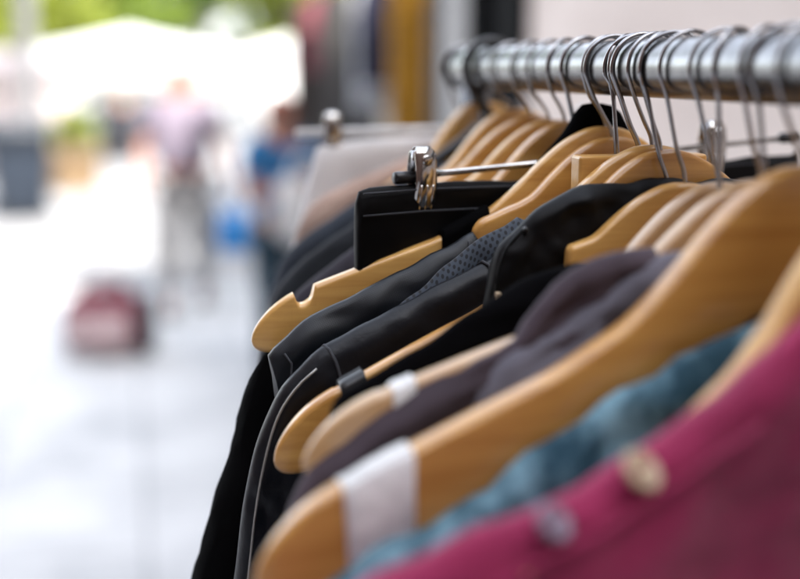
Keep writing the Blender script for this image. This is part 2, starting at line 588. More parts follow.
HANGERS = [
    # label, s, yaw, roll, drop, scale, material, extras
    ("sharp pale wooden hanger with a bare notched arm beside the clipped black trousers", .684, .0233, -.0248, -.0371, 1.0, 'wood', dict(swing=.25)),
    ("curved wooden hanger just in front of the bare notched one, carrying the navy top", .672, -.0706, .0038, -.0434, .9865, 'wood_b', dict(reach=.097, notch=False, swing=-.2)),
    ("slim wooden hanger seen between the square ended clamp hanger and the darker rubber banded one", .6152, .0152, -.0144, -.0448, 1.0167, 'wood', dict(reach=.075, notch=False, swing=.2)),
    ("orange wooden hanger with a black rubber band round its sloping arm", .604, -.0466, .0894, -.0471, 1.0721, 'wood_b', dict(notch=False, swing=.3)),
    ("short broad wooden hanger standing out against the black jacket's collar", .572, .0327, -.052, -.0632, .983, 'wood', dict(reach=.068, notch=False, swing=.1)),
    ("thin pinkish wooden hanger squeezed in front of the short broad one", .535, -.066, .0111, -.0595, .9737, 'wood_c', dict(swing=-.15)),
    ("light topped wooden hanger with a small white marker, above the plum top", .495, -.0485, -.0468, -.0541, .9835, 'wood_c', dict(notch=False, swing=.25)),
    ("biggest wooden hanger in front, its arm wrapped with white tape", .4604, -.0973, .0296, -.0441, 1.16, 'wood_b', dict(thick=.0135, notch=False, swing=.1)),
    ("blurred wooden hanger inside the magenta garment at the near end", .405, -.25, .13, -.0503, 1.02, 'wood', dict(thick=.013)),
    ("wooden hanger farthest along the rail, next to the dark plastic hook", .9607, -.3056, .1326, -.0287, .9687, 'wood', dict(reach=.12, swing=.2)),
    ("blurred wooden hanger second from the far end of the rail", .8704, -.1523, .0943, -.032, .9868, 'wood', dict(reach=.12, swing=-.1)),
    ("wooden hanger in the middle of the far cluster of five bare shoulders", .8243, -.0362, .0118, -.0358, .9787, 'wood_b', dict(reach=.13, swing=.2)),
    ("wooden hanger second nearest of the far cluster, over grey plum cloth", .7853, -.0163, .0321, -.0372, .9939, 'wood', dict(reach=.13, swing=.1)),
    ("wooden hanger nearest of the far cluster, directly behind the steel clip bar", .7543, -.1394, .0595, -.0371, .993, 'wood_b', dict(reach=.12, swing=.3)),
]
for a_ in (
    ("wooden hanger inside the leather jacket, mostly its wire hook showing", .640, -.03, 0, -.112, 1.0, 'wood', dict(reach=.07, notch=False, swing=-.45)),
    ("wooden hanger inside the dotted top, mostly its wire hook showing", .6535, -.03, 0, -.100, 1.0, 'wood', dict(reach=.06, notch=False, swing=.5)),
    ("wooden hanger inside the black sleeveless jacket, only its hook showing", .592, 0, 0, -.0690, 1.0, 'wood', dict(reach=.08, notch=False, swing=-.35)),
    ("wooden hanger inside the black knit top, only its hook showing", .524, 0, 0, -.112, 1.0, 'wood_b', dict(reach=.06, notch=False, swing=.45)),
    ("wooden hanger inside the soft slate grey top, only its hook showing", .474, .03, 0, -.098, 1.0, 'wood_b', dict(reach=.05, notch=False, swing=-.4)),
    ("wooden hanger inside the faded teal shirt, only its hook showing", .432, 0, 0, -.122, 1.0, 'wood', dict(reach=.07, notch=False, swing=.3)),
):
    HANGERS.append(a_)
HO = [hanger(a, *r, **k) for a, *r, k in [(h[0], *h[1:7], h[7]) for h in HANGERS]]


def bar_point(h, spec, t, z_off=0.0):
    """local point on the top edge of a hanger arm at arm coordinate t"""
    _, s, yaw, roll, drop, sc = spec[:6]
    z = sm_interp(TOP, t)
    return Vector(((t * math.cos(roll) + z * math.sin(roll)) * sc, 0, (-t * math.sin(roll) + z * math.cos(roll)) * sc + drop + z_off))


def band(h, spec, t0, t1, mat, name, grow=0.001, thick=0.0115, bottom=1.0, wob_k=1.0):
    """a sleeve wrapped round the arm between t0 and t1"""
    _, s, yaw, roll, drop, sc = spec[:6]
    c, sn = math.cos(roll), math.sin(roll)
    rings = []
    for i in range(13):
        t = t0 + (t1 - t0) * i / 12
        wob = 0.0004 * noise.noise(Vector((i * .45, t * 9, 1.7)))
        zt, zb = sm_interp(TOP, t) + grow / sc + wob, sm_interp(BOT, t) - grow / sc
        zb = zt + (zb - zt) * bottom
        T = thick / 2 + grow + wob
        zb += .0012 * (wob_k - 1) * noise.noise(Vector((t * 220, 4, 1)))
        ring = []
        for (y, z) in ((T, zt - .003), (T - .003, zt), (-T + .003, zt), (-T, zt - .003), (-T, zb + .003), (-T + .003, zb), (T - .003, zb), (T, zb + .003)):
            tt = t + (wob_k - 1) * .0008 * noise.noise(Vector((z * 160, y * 90, i * .2)))
            ring.append(Vector(((tt * c + z * sn) * sc, y + (wob_k - 1) * .0003 * noise.noise(Vector((t * 300, z * 300, 2))), (-tt * sn + z * c) * sc + drop)))
        rings.append(ring)
    return Geo().loft(rings).build(name, mat, h)


S = {h[0]: h for h in HANGERS}
band(HO[7], HANGERS[7], .171, .198, M['white_tape'], "white_tape", .0014, .0135, wob_k=3.5)
band(HO[3], HANGERS[3], .180, .193, M['black_plastic'], "rubber_band", .0026)
band(HO[6], HANGERS[6], .180, .1905, M['white_tape'], "size_marker", .0013, bottom=.5)

# square ended wooden clamp hanger
ch = empty("clamp_hanger", (XR, .632, RZ), PI - .02, "square ended wooden trouser clamp hanger among the curved hangers", "hanger", "wooden hangers on the rail")
Geo().box(-.042, .042, -.0075, .0075, -.080, -.052).build("clamp_bar", M['wood'], ch, bevel=.002)
Geo().tube(hook_path(-.050), .00165, 10).build("hook", M['wire'], ch)

# black plastic hanger whose thick hook shows near the far end
bh = empty("plastic_hanger", (XR, .925, RZ), PI, "thick black plastic hanger hook near the far end of the rail", "hanger")
Geo().tube(hook_path(-.045, .0225), .0042, 12).build("hook", M['black_plastic'], bh)
pb, _ = spline([(.09, 0, -.105), (.03, 0, -.066), (0, 0, -.046), (-.03, 0, -.066), (-.09, 0, -.105)], 40)
Geo().tube(pb, .0055, 10).build("shoulder_bar", M['black_plastic'], bh)


# ------------------------------------------------------------------ steel clip hangers
def clip_hanger(label, s, yaw, tl, tr, zl, zr, clips, bar_r=.0020, bar_mat='clip'):
    o = empty("clip_hanger", (XR, s, RZ), PI - yaw, label, "hanger", "clip hangers on the rail")
    fz = lambda t: zr + (zl - zr) * (t - tr) / (tl - tr)
    Geo().tube([(tl, 0, fz(tl)), (tr, 0, fz(tr))], bar_r, 12).build("bar", M[bar_mat], o)
    for t, d in ((tl, 1), (tr, -1)) if bar_r < .003 else ():
        z = fz(t)
        Geo().tube([(t - d * .0145, 0, z), (t - d * .0135, 0, z), (t - d * .001, 0, z), (t + d * .001, 0, z)], [.0028, .0041, .0041, .0036], 16).build("end_cap", M['black_plastic'], o)
    Geo().tube(hook_path(fz(0) + .002), .0017, 10).build("hook", M['wire'], o)
    for t in clips:
        z = fz(t)
        cl = Geo()
        K = 1.38
        # front and back jaws: curved plates, wide at the teeth, with a rolled top
        for sy in (1, -1):
            prof = [(.0026, .0135), (.0050, .0105), (.0072, .004), (.0074, -.003), (.0058, -.010), (.0026, -.0175), (.0020, -.0225), (.0032, -.0245)]
            rings = []
            for i, (y, zz) in enumerate(prof):
                w = .0062 if i < 4 else .0062 + (.0076 - .0062) * (i - 3) / 4
                if i == 0:
                    w = .0042
                ro = []
                for (xx, dy) in ((-w, -.0009), (-w * .72, 0), (-w * .3, .0007), (w * .3, .0007), (w * .72, 0), (w, -.0009),
                                 (w, -.0019), (0, -.0008), (-w, -.0019)):
                    ro.append(Vector((t + xx * 1.2, sy * (y + dy) * 1.1, z + zz * K)))
                rings.append(ro if sy > 0 else ro[::-1])
            cl.loft(rings)
        # ribs pressed into the front jaw
        for xx in (-.0035, 0, .0035):
            cl.tube([(t + xx * 1.2, .0082, z - .004 * K), (t + xx * 1.2, .0067, z - .010 * K), (t + xx * 1.2, .0034, z - .0185 * K)], .0008, 6)
        c = cl.build("clip", M['clip'], o)
        Geo().tube([(t - .0072, 0, z + .0105), (t + .0072, 0, z + .0105)], .0058, 16).build("spring", M['wire'], c)
        Geo().tube([(t, .0066, z + .0100), (t, .0086, z + .0100), (t, .0091, z + .0100)], [.0036, .0036, .0026], 16).build("rivet", M['clip'], c)
    return o


clip_hanger("sharp steel clip hanger gripping black trousers, its left clip in focus", .72, -.2, .143, -.193, -.069, -.052, (.124, -.113))
clip_hanger("blurred clip hanger with a thick white bar at the far end gripping a white garment", 1.003, 0, .158, -.155, -.058, -.054, (.125, -.12), .0042, 'white_tape')


# ------------------------------------------------------------------ garments
def garment(name, label, cat, s, yaw, left, mat, hem=0.55, hemw=None, d0=.006, d1=.014, r0=.016, fold=.006, wrinkle=.0012,
            seed=1, right=None, group=None, cx=0.0, x_dir=None, nv=54, nu=150):
    """left: outline (t, z) from the left hem side up and over the shoulder to the neck; mirrored unless right is given"""
    if right is None:
        nk = min(0.02, left[-1][0])
        rt = [(-t, z) for t, z in left[::-1] if t > nk + 0.004]
    else:
        rt = right
    lw = hemw or left[0][0]
    zb = -hem - .1
    pts = [(lw, zb)] + [tuple(p) for p in left] + rt + [(-lw if right is None else rt[-1][0], zb)]
    P, L = spline(pts, nu)
    verts, uvs, faces = [], [], []
    off = Vector((seed * 3.1, seed * 7.7, seed * 1.3))
    def build(sign):
        base = len(verts)
        for i, p in enumerate(P):
            u = i / (nu - 1)
            B = Vector((P[0].x * .96 + (P[-1].x * .96 - P[0].x * .96) * u, zb))
            ln = (B - p).length
            for j in range(nv):
                v = (j / (nv - 1)) ** 1.9
                q = p.lerp(B, v)
                l = v * ln
                w = 1 - min(1.0, l / r0)
                n = d0 * math.sqrt(max(0, 1 - w * w)) + (d1 - d0) * smooth01(l / .22)
                f = noise.noise(Vector((q.x * 16, q.y * 3.2, sign * 2.0)) + off) + .5 * noise.noise(Vector((q.x * 41, q.y * 7, sign * 3.0)) + off)
                n += fold * smooth01(l / .10) * f
                k = noise.noise(Vector((q.x * 38 + q.y * 24, q.y * 46 - q.x * 14, sign)) + off) + .9 * (.35 - abs(noise.noise(Vector((q.x * 70 - q.y * 45, q.y * 60 + q.x * 30, sign)) + off))) \
                    + .35 * noise.noise(Vector((q.x * 170, q.y * 150, sign)) + off)
                n += wrinkle * smooth01(l / .008) * k
                n = max(n, .0004) if l > 0 else 0
                lift = wrinkle * .8 * noise.noise(Vector((q.x * 55, 3.3, q.y * 40)) + off) * (1 - smooth01(l / .05))
                verts.append(Vector((q.x, sign * n, q.y + lift)))
                uvs.append((u * L, l * (1 if sign > 0 else -1)))
        for i in range(nu - 1):
            for j in range(nv - 1):
                a = base + i * nv + j
                faces.append((a, a + 1, a + nv + 1, a + nv) if sign > 0 else (a, a + nv, a + nv + 1, a + 1))
    build(1)
    build(-1)
    o = finish(name, verts, faces, mat, None, True, uvs)
    # weld the two sides along the ridge
    bm = bmesh.new()
    bm.from_mesh(o.data)
    bmesh.ops.remove_doubles(bm, verts=bm.verts, dist=1e-5)
    bmesh.ops.recalc_face_normals(bm, faces=bm.faces)
    bm.to_mesh(o.data)
    bm.free()
    o.location = (XR + cx, s, RZ)
    o.rotation_euler = (0, 0, PI - yaw)
    tag(o, label, cat, group)
    return o


def sleeve(parent, path, mat, r=(.02, .05), nth=24, seed=3, name="sleeve"):
    """path: list of (t, y, z, half_width, half_depth)"""
    P, L = spline(path, 60)
    rings, uvs = [], []
    for i, p in enumerate(P):
        c = Vector((p[0], p[1], p[2]))
        a = P[max(0, i - 1)]
        b = P[min(len(P) - 1, i + 1)]
        d = (Vector((b[0], b[1], b[2])) - Vector((a[0], a[1], a[2]))).normalized()
        side = Vector((0, 1, 0)).cross(d).normalized()
        ring = []
        for k in range(nth):
            an = 2 * PI * k / nth
            w = 1 + .16 * noise.noise(Vector((math.cos(an) * 1.5 + seed, math.sin(an) * 1.5, c.z * 22))) + .08 * noise.noise(Vector((math.cos(an) * 3, math.sin(an) * 3 + seed, c.z * 60)))
            ring.append(c + side * math.cos(an) * p[3] * w + Vector((0, 1, 0)) * math.sin(an) * p[4] * w)
            uvs.append((k / nth * .3, i / 59 * L))
        rings.append(ring)
    g = Geo().loft(rings)
    return finish(name, g.v, g.f, mat, parent, True, uvs)


RG = "garments hanging on the rack"
# --- far end
garment("white_blouse", "white cloth garment clipped below the blurred far steel bar", "garment", 1.0, 0,
        [(.17, -.25), (.166, -.173), (.156, -.131), (.143, -.082), (.132, -.068), (.06, -.062), (.024, -.06), (0, -.06)],
        M['white_cloth'], hem=.6, d0=.008, d1=.016, seed=2, group=RG)
garment("beige_cardigan", "pinkish beige cardigan slung over the hanger at the far end", "cardigan", .968, 0,
        [(.17, -.30), (.168, -.202), (.167, -.162), (.164, -.140), (.150, -.119), (.125, -.104), (.08, -.086), (.034, -.068), (.015, -.062)],
        M['beige'], hem=.55, d0=.011, d1=.018, wrinkle=.003, seed=4, group=RG)
garment("blue_grey_shirt", "blue grey shirt beside the pinkish beige cardigan", "shirt", .90, 0,
        [(.212, -.32), (.203, -.215), (.194, -.172), (.180, -.148), (.146, -.122), (.112, -.102), (.061, -.082), (.033, -.076)],
        M['blue_grey'], hem=.6, d0=.010, d1=.016, wrinkle=.003, seed=5, group=RG)
garment("dark_grey_shirt", "dark charcoal shirt between blue grey shirt and plum grey top", "shirt", .85, 0,
        [(.222, -.33), (.214, -.225), (.203, -.182), (.185, -.154), (.149, -.128), (.113, -.107), (.07, -.094), (.05, -.09)],
        M['dark_grey'], hem=.6, d0=.010, d1=.016, wrinkle=.003, seed=6, group=RG)
garment("jersey_shirt", "plum grey top nearest behind the clipped black trousers", "top", .80, 0,
        [(.222, -.33), (.216, -.22), (.206, -.19), (.187, -.161), (.149, -.132), (.115, -.112), (.08, -.098), (.06, -.098)],
        M['grey_plum'], hem=.6, d0=.010, d1=.016, wrinkle=.003, seed=7, group=RG)

# --- trousers on the clip hanger
tz = lambda t: -.074 + (.171 - t) * .0247 - .0032 * math.sin(min(1, max(0, (.124 - t) / .237)) * PI)
tr = garment("trousers", "black trousers hanging from two steel clips by the waistband", "trousers", .72, -.2,
             [(.1715, -.30), (.1712, -.14), (.1710, -.088), (.1695, -.079), (.165, tz(.165) - .0008), (.145, tz(.145)), (.12, tz(.12)), (.06, tz(.06)), (0, tz(0)), (-.06, tz(-.06))],
             M['trouser'], hem=.95, d0=.0042, d1=.012, r0=.010, fold=.008, wrinkle=.0020, seed=8, nu=300, nv=64, group=RG,
             right=[(-.13, tz(-.13)), (-.190, tz(-.19)), (-.1938, -.068), (-.194, -.14), (-.195, -.3)])
wb = Geo()
for sy in (1,):
    wb.tube([(t, .0068 + .0006 * math.sin(t * 60), tz(t) - .0175) for t in [.168 - .355 * i / 40 for i in range(41)]], .0006, 6)
    wb.tube([(t, .0062 + .0005 * math.sin(t * 50), tz(t) - .0035) for t in [.168 - .355 * i / 40 for i in range(41)]], .0006, 6)
wb.build("waistband_stitching", M['seam'], tr)
if False: Geo().tube([(.0, .0072, tz(0) - .018), (.03, .0075, tz(0) - .026), (.068, .0072, tz(0) - .0175)], .0008, 6).build("pocket_seam", M['zip'], tr)

# --- black coat behind the bare hanger: its sleeve swings out to the left
coat = garment("coat", "long black coat whose sleeve swings out over the pavement", "coat", .698, 0,
               [(.235, -.40), (.232, -.26), (.226, -.205), (.216, -.178), (.182, -.160), (.108, -.124), (.087, -.105), (.06, -.081), (.036, -.055), (.023, -.041), (.013, -.026), (.004, -.023)],
               M['coat_cloth'], hem=.9, d0=.007, d1=.02, r0=.012, fold=.006, wrinkle=0.0018, seed=9, nu=300, nv=64, group=RG)
sleeve(coat, [(.200, 0, -.174, .018, .010), (.211, .002, -.205, .026, .020), (.223, .004, -.26, .032, .030), (.246, .006, -.345, .036, .034), (.284, .008, -.50, .038, .036), (.292, .01, -.68, .038, .036)],
       M['coat_cloth'], seed=4)

# the coat's black strap laid over the bare hanger arm
_, s_, yw, rl, dp, sc_ = HANGERS[0][:6]
rings = []
for i in range(11):
    t = .079 + .031 * i / 10
    z1, z0 = sm_interp(TOP, t) + .004, sm_interp(BOT, t) - .006
    ring = [(.0085, z1 - .004), (.005, z1), (-.005, z1), (-.0085, z1 - .004), (-.0085, z0), (.0085, z0)]
    w_ = .0008 * math.sin(i * 1.9)
    rings.append([Vector((t * math.cos(rl) + z * math.sin(rl), y + math.copysign(w_, y), -t * math.sin(rl) + z * math.cos(rl) + dp)) for y, z in ring])
sg = Geo().loft(rings)
mA = Matrix.Translation((XR, s_, RZ)) @ Matrix.Rotation(PI - yw, 4, 'Z')
mC = Matrix.Translation((XR, .698, RZ)) @ Matrix.Rotation(PI, 4, 'Z')
sg.v = [mC.inverted() @ mA @ v for v in sg.v]
sg.build("strap", M['coat_cloth'], coat, bevel=.002)

# --- navy top on the second hanger
navy = garment("navy_top", "navy jersey top with a hemmed shoulder beside the bare notched hanger", "top", .668, -.04,
               [(.222, -.45), (.222, -.25), (.226, -.186), (.2285, -.1735), (.214, -.158), (.189, -.144), (.144, -.124), (.111, -.108), (.099, -.1025), (.094, -.1035), (.088, -.118), (.06, -.145), (.02, -.165), (.0, -.168)],
               M['navy'], hem=.7, d0=.0085, d1=.016, r0=.017, fold=.006, wrinkle=.0030, seed=10, nu=300, nv=64, group=RG)
Geo().tube([(.2195, .0075, -.170), (.2155, .0098, -.176), (.2165, .0112, -.187), (.216, .012, -.205), (.214, .0125, -.24)], .0008, 6).build("armhole_seam", M['seam'], navy)
sm = Geo()
for t, z in ((.101, -.1043), (.0975, -.1043)):
    sm.tube([(t, -.006, z - .004), (t, 0.0, z), (t, .006, z - .0035), (t, .0092, z - .013), (t, .0095, z - .026)], .0008, 6)
sm.build("strap_seam", M['seam'], navy)

# --- dotted top
garment("dotted_top", "blue grey perforated top with a pattern of small black dots", "top", .6535, -.03,
        [(.222, -.45), (.215, -.25), (.21, -.185), (.186, -.167), (.16, -.151), (.135, -.134), (.116, -.118), (.096, -.105), (.08, -.096), (.07, -.091), (.055, -.095)],
        M['dotted'], hem=.6, d0=.0078, d1=.015, r0=.014, fold=.005, wrinkle=.0036, seed=12, nu=300, nv=64, group=RG)

# --- leather jacket
lj = garment("leather_jacket", "dark blue black leather jacket with shoulder seam and pale zip piping", "jacket", .640, -.03,
             [(.275, -.45), (.262, -.344), (.2545, -.300), (.248, -.255), (.2395, -.2185), (.227, -.191), (.212, -.173), (.198, -.1625), (.163, -.1455), (.125, -.1275), (.093, -.114), (.08, -.107), (.06, -.10), (.05, -.104)],
             M['leather'], hem=.6, d0=.0095, d1=.018, r0=.016, fold=.006, wrinkle=.0022, seed=13, nu=300, nv=64, group=RG)
zp, _ = spline([(.2045, .0120, -.1725), (.2165, .0118, -.183), (.2275, .0118, -.199), (.2355, .0118, -.223), (.2425, .0118, -.257), (.2485, .0118, -.302), (.2555, .0118, -.348), (.268, .013, -.45)], 50)
Geo().tube(zp, .0007, 8).build("zip_piping", M['zip'], lj)
ss = Geo()
ss.tube([(.199, -.006, -.166), (.1975, 0, -.1618), (.1955, .006, -.1632), (.1925, .0098, -.170), (.190, .0118, -.180), (.187, .0135, -.195)], .0011, 8)
ss.build("shoulder_seam", M['seam'], lj)
ss = Geo()
ss.tube([(.0995, -.006, -.119), (.0985, 0, -.1158), (.0965, .006, -.117), (.0945, .0098, -.124), (.0925, .0112, -.135)], .0011, 8)
ss.build("collar_seam", M['seam'], lj)

# --- black sleeveless jacket
jk = garment("jacket", "black sleeveless jacket with a rounded shoulder and small cream tag", "jacket", .592, 0,
             [(.135, -.45), (.124, -.25), (.122, -.189), (.115, -.150), (.110, -.124), (.107, -.108), (.102, -.0965), (.091, -.086), (.076, -.0745), (.055, -.068), (.03, -.0645), (.01, -.064)],
             M['jacket_cloth'], hem=.6, d0=.0095, d1=.017, r0=.018, fold=.006, wrinkle=.0050, seed=14, nu=300, nv=64, group=RG)
bd, _ = spline([(.119, .0065, -.19), (.112, .0065, -.150), (.107, .0065, -.124), (.1045, .0062, -.109), (.0995, .005, -.0985), (.0885, .004, -.0875)], 40)
Geo().tube(bd, .0013, 8).build("armhole_binding", M['jacket_cloth'], jk)
Geo().box(.1055, .1085, .0085, .0125, -.130, -.1235).build("cream_tag", M['cream'], jk, bevel=.0006)
Geo().tube([(.0905, .0060, -.0895), (.0905, .0085, -.0888)], [.0019, .0015], 14).build("button", M['black_plastic'], jk)

# --- black knit between the two hanger arms
garment("knit_top", "plain black knit top under the rubber banded hanger arm", "top", .524, 0,
        [(.222, -.45), (.219, -.25), (.2145, -.177), (.211, -.163), (.2045, -.1565), (.163, -.135), (.126, -.112), (.094, -.099), (.073, -.098), (.05, -.10), (.03, -.104)],
        M['black_cloth'], hem=.6, d0=.008, d1=.014, r0=.015, fold=.005, wrinkle=0.0026, seed=15, nu=300, nv=64, group=RG)

# --- plum and grey tops
pl = garment("plum_top", "dull plum brown jersey top bunched up at the neck", "top", .482, .0,
             [(.258, -.45), (.254, -.30), (.247, -.240), (.243, -.208), (.234, -.189), (.224, -.176), (.212, -.165), (.197, -.1555), (.17, -.142), (.138, -.1275), (.126, -.112), (.115, -.099), (.1, -.090), (.075, -.083), (.064, -.083), (.051, -.092)],
             M['plum'], hem=.6, d0=.0075, d1=.016, r0=.014, fold=.012, wrinkle=.0075, seed=16, group=RG)
Geo().tube([(.226, .001, -.1822), (.2235, .007, -.1845), (.221, .0105, -.192), (.2185, .0125, -.204)], .0009, 8).build("shoulder_seam", M['grey'], pl)
garment("grey_scarf_top", "soft slate grey top tucked behind the white taped hanger", "top", .474, .03,
        [(.17, -.45), (.165, -.25), (.155, -.155), (.145, -.139), (.13, -.127), (.11, -.116), (.08, -.099), (.065, -.088), (.056, -.084), (.04, -.086)],
        M['grey'], hem=.5, d0=.008, d1=.012, r0=.015, fold=.006, wrinkle=.006, seed=17, group=RG)

# --- denim and magenta in the foreground
garment("denim_shirt", "faded teal denim shirt under the white taped hanger", "shirt", .432, 0,
        [(.262, -.55), (.26, -.35), (.25, -.25), (.242, -.222), (.224, -.208), (.201, -.198), (.17, -.182), (.147, -.166), (.12, -.152), (.093, -.136), (.055, -.118), (.03, -.112)],
        M['denim'], hem=.6, d0=.009, d1=.016, r0=.014, fold=.014, wrinkle=.007, seed=18, group=RG)
mg = garment("magenta_blouse", "magenta blouse with two shoulder buttons nearest the camera", "blouse", .375, -.05,
             [(.285, -.50), (.275, -.33), (.278, -.245), (.264, -.205), (.234, -.184), (.2, -.171), (.172, -.163), (.147, -.154), (.114, -.138), (.08, -.118), (.05, -.095), (.03, -.085)],
             M['magenta'], hem=.6, d0=.013, d1=.006, r0=.020, fold=.020, wrinkle=.004, seed=19, group=RG)
def sewn_button(c, r, mat, name):
    """a rimmed four hole button lying on the shoulder"""
    nrm = Vector((-.35, .62, .70)).normalized()
    q = nrm.to_track_quat('Z', 'X').to_matrix()
    g_ = Geo()
    prof = [(.0001, .0016), (r * .62, .0016), (r * .74, .0030), (r * .92, .0031), (r, .0018), (r * .9, 0), (.0001, 0)]
    g_.loft([[Vector(c) + q @ Vector((a_ * math.cos(t_), a_ * math.sin(t_), h_)) for t_ in [2 * PI * i / 28 for i in range(28)]] for a_, h_ in prof])
    b_ = g_.build(name, mat, mg)
    h2_ = Geo()
    for sx in (-1, 1):
        h2_.tube([Vector(c) + q @ Vector((sx * r * .22, sy * r * .24, .0021)) for sy in (-1, 0, 1)], .0007, 6)
    h2_.build("thread", M['magenta'], b_)


Geo().tube([(t_, .0155 + .001 * math.sin(t_ * 90), z_) for t_, z_ in ((.236, -.203), (.2, -.190), (.172, -.176), (.147, -.167), (.114, -.151), (.08, -.131))], .0012, 8).build("yoke_seam", M['magenta'], mg)
sewn_button((.128, .011, -.1465), .0085, M['cream'], "cream_button")
sewn_button((.163, .012, -.1625), .0072, M['grey_button'], "grey_button")


# ================================================================== the street beyond
M['skin'] = plain("skin", (0.25, 0.115, 0.08), 0.55, var=0.06, sc=14)
M['lavender'] = fabric("lavender_cotton", (0.165, 0.14, 0.18), var=0.06, sheen=0.1)
M['offwhite'] = fabric("off_white_cotton", (0.24, 0.235, 0.235), var=0.05, sheen=0.1)
M['dark_leather_belt'] = plain("dark_belt", (0.012, 0.01, 0.012), 0.5)
M['brown_hair'] = plain("brown_hair", (0.07, 0.032, 0.018), 0.6, sc=60, bump=0.5)
M['red_hair'] = plain("red_brown_hair", (0.22, 0.055, 0.028), 0.6, sc=60, bump=0.5)
M['blue_top'] = fabric("blue_cotton", (0.012, 0.10, 0.24), var=0.12, sheen=0.1)
M['teal_dark'] = fabric("dark_teal_cotton", (0.008, 0.03, 0.05), var=0.12)
M['shoe'] = plain("dark_shoe", (0.03, 0.028, 0.028), 0.5)
M['eye'] = plain("eye", (0.02, 0.015, 0.012), 0.2)
M['charcoal'] = fabric("charcoal_cotton", (0.022, 0.026, 0.034), var=0.12)
M['bag_blue'] = plain("blue_plastic", (0.0, 0.16, 0.46), 0.35, var=0.05)
M['bag_pale'] = plain("pale_canvas", (0.50, 0.50, 0.50), 0.8, bump=0.2)
M['bark_pale'] = plain("pale_bark", (0.10, 0.10, 0.107), 0.85, var=0.35, sc=5, bump=0.5)
M['bark'] = plain("brown_bark", (0.10, 0.075, 0.055), 0.9, var=0.3, sc=6, bump=0.5)
M['terracotta'] = plain("terracotta", (0.20, 0.135, 0.075), 0.8, bump=0.2)
M['soil'] = plain("soil", (0.04, 0.03, 0.02), 0.95)
M['bin_blue'] = plain("navy_plastic", (0.010, 0.016, 0.027), 0.4, var=0.1)
M['canvas'] = fabric("white_canvas", (0.40, 0.40, 0.398), var=0.03, sheen=0.0)
M['pink_canvas'] = fabric("pink_white_canvas", (0.36, 0.31, 0.305), var=0.05, sheen=0.0)
M['pole'] = plain("grey_metal", (0.42, 0.43, 0.44), 0.4, 0.6)
M['bag_red'] = fabric("faded_red_cloth", (0.13, 0.025, 0.04), var=0.4)
M['bag_pink'] = fabric("grey_pink_cloth", (0.36, 0.27, 0.28), var=0.3)
M['bag_dark'] = fabric("dark_nylon", (0.02, 0.022, 0.03), var=0.2)


def leaf_mat(name, c):
    a = Mat(name, c, 0.6, spec=0.3)
    a.mottle(tuple(x * .6 for x in c), tuple(x * 1.35 for x in c), (1.4, 1.4, 1.4), 3)
    tr_ = a.n("ShaderNodeBsdfTranslucent")
    tr_.inputs["Color"].default_value = (c[0] * 1.5, c[1] * 1.5, c[2] * .8, 1)
    mx = a.n("ShaderNodeMixShader")
    mx.inputs[0].default_value = 0.4
    out = next(n for n in a.t.nodes if n.type == 'OUTPUT_MATERIAL')
    a.link(a.p.outputs[0], mx.inputs[1])
    a.link(tr_.outputs[0], mx.inputs[2])
    a.link(mx.outputs[0], out.inputs["Surface"])
    return a.m


M['leaf'] = leaf_mat("fresh_leaf", (0.105, 0.15, 0.022))
M['leaf_pale'] = leaf_mat("pale_leaf", (0.17, 0.20, 0.03))
M['leaf_dark'] = leaf_mat("deep_leaf", (0.035, 0.075, 0.02))


# ------------------------------------------------------------------ people
def skinned(name, chains, mat, parent=None, sub=2, extra=None):
    """chains: lists of (key, (x,y,z), (rx, ry)); equal keys are the same joint. One continuous surface grown round the joints"""
    idx, co, rad, ed = {}, [], [], []
    for ch_ in chains:
        prev = None
        for key, p, r in ch_:
            if key not in idx:
                idx[key] = len(co)
                co.append(p)
                rad.append(r if isinstance(r, tuple) else (r, r))
            if prev is not None and idx[key] != prev:
                ed.append((prev, idx[key]))
            prev = idx[key]
    me = bpy.data.meshes.new(name)
    me.from_pydata(co, ed, [])
    o = bpy.data.objects.new(name, me)
    COL.objects.link(o)
    o.modifiers.new("skin", 'SKIN').use_smooth_shade = True
    ss_ = o.modifiers.new("sub", 'SUBSURF')
    ss_.levels = ss_.render_levels = sub
    lay = me.skin_vertices[0].data if me.skin_vertices else None
    if lay is None:
        me.skin_vertices.new()
        lay = me.skin_vertices[0].data
    for i, r in enumerate(rad):
        lay[i].radius = r
        lay[i].use_root = (i == 0)
    dg = bpy.context.evaluated_depsgraph_get()
    dg.update()
    nm = bpy.data.meshes.new_from_object(o.evaluated_get(dg))
    o.modifiers.clear()
    o.data = nm
    bpy.data.meshes.remove(me)
    nm.name = name
    bm = bmesh.new()
    bm.from_mesh(nm)
    if extra:
        for e in extra:
            tmp = bpy.data.meshes.new("tmp")
            tmp.from_pydata([tuple(v) for v in e.v], [], e.f)
            bm.from_mesh(tmp)
            bpy.data.meshes.remove(tmp)
    for f in bm.faces:
        f.smooth = True
    bmesh.ops.recalc_face_normals(bm, faces=bm.faces)
    bm.to_mesh(nm)
    bm.free()
    nm.materials.clear()
    nm.materials.append(mat)
    if parent:
        o.parent = parent
    return o


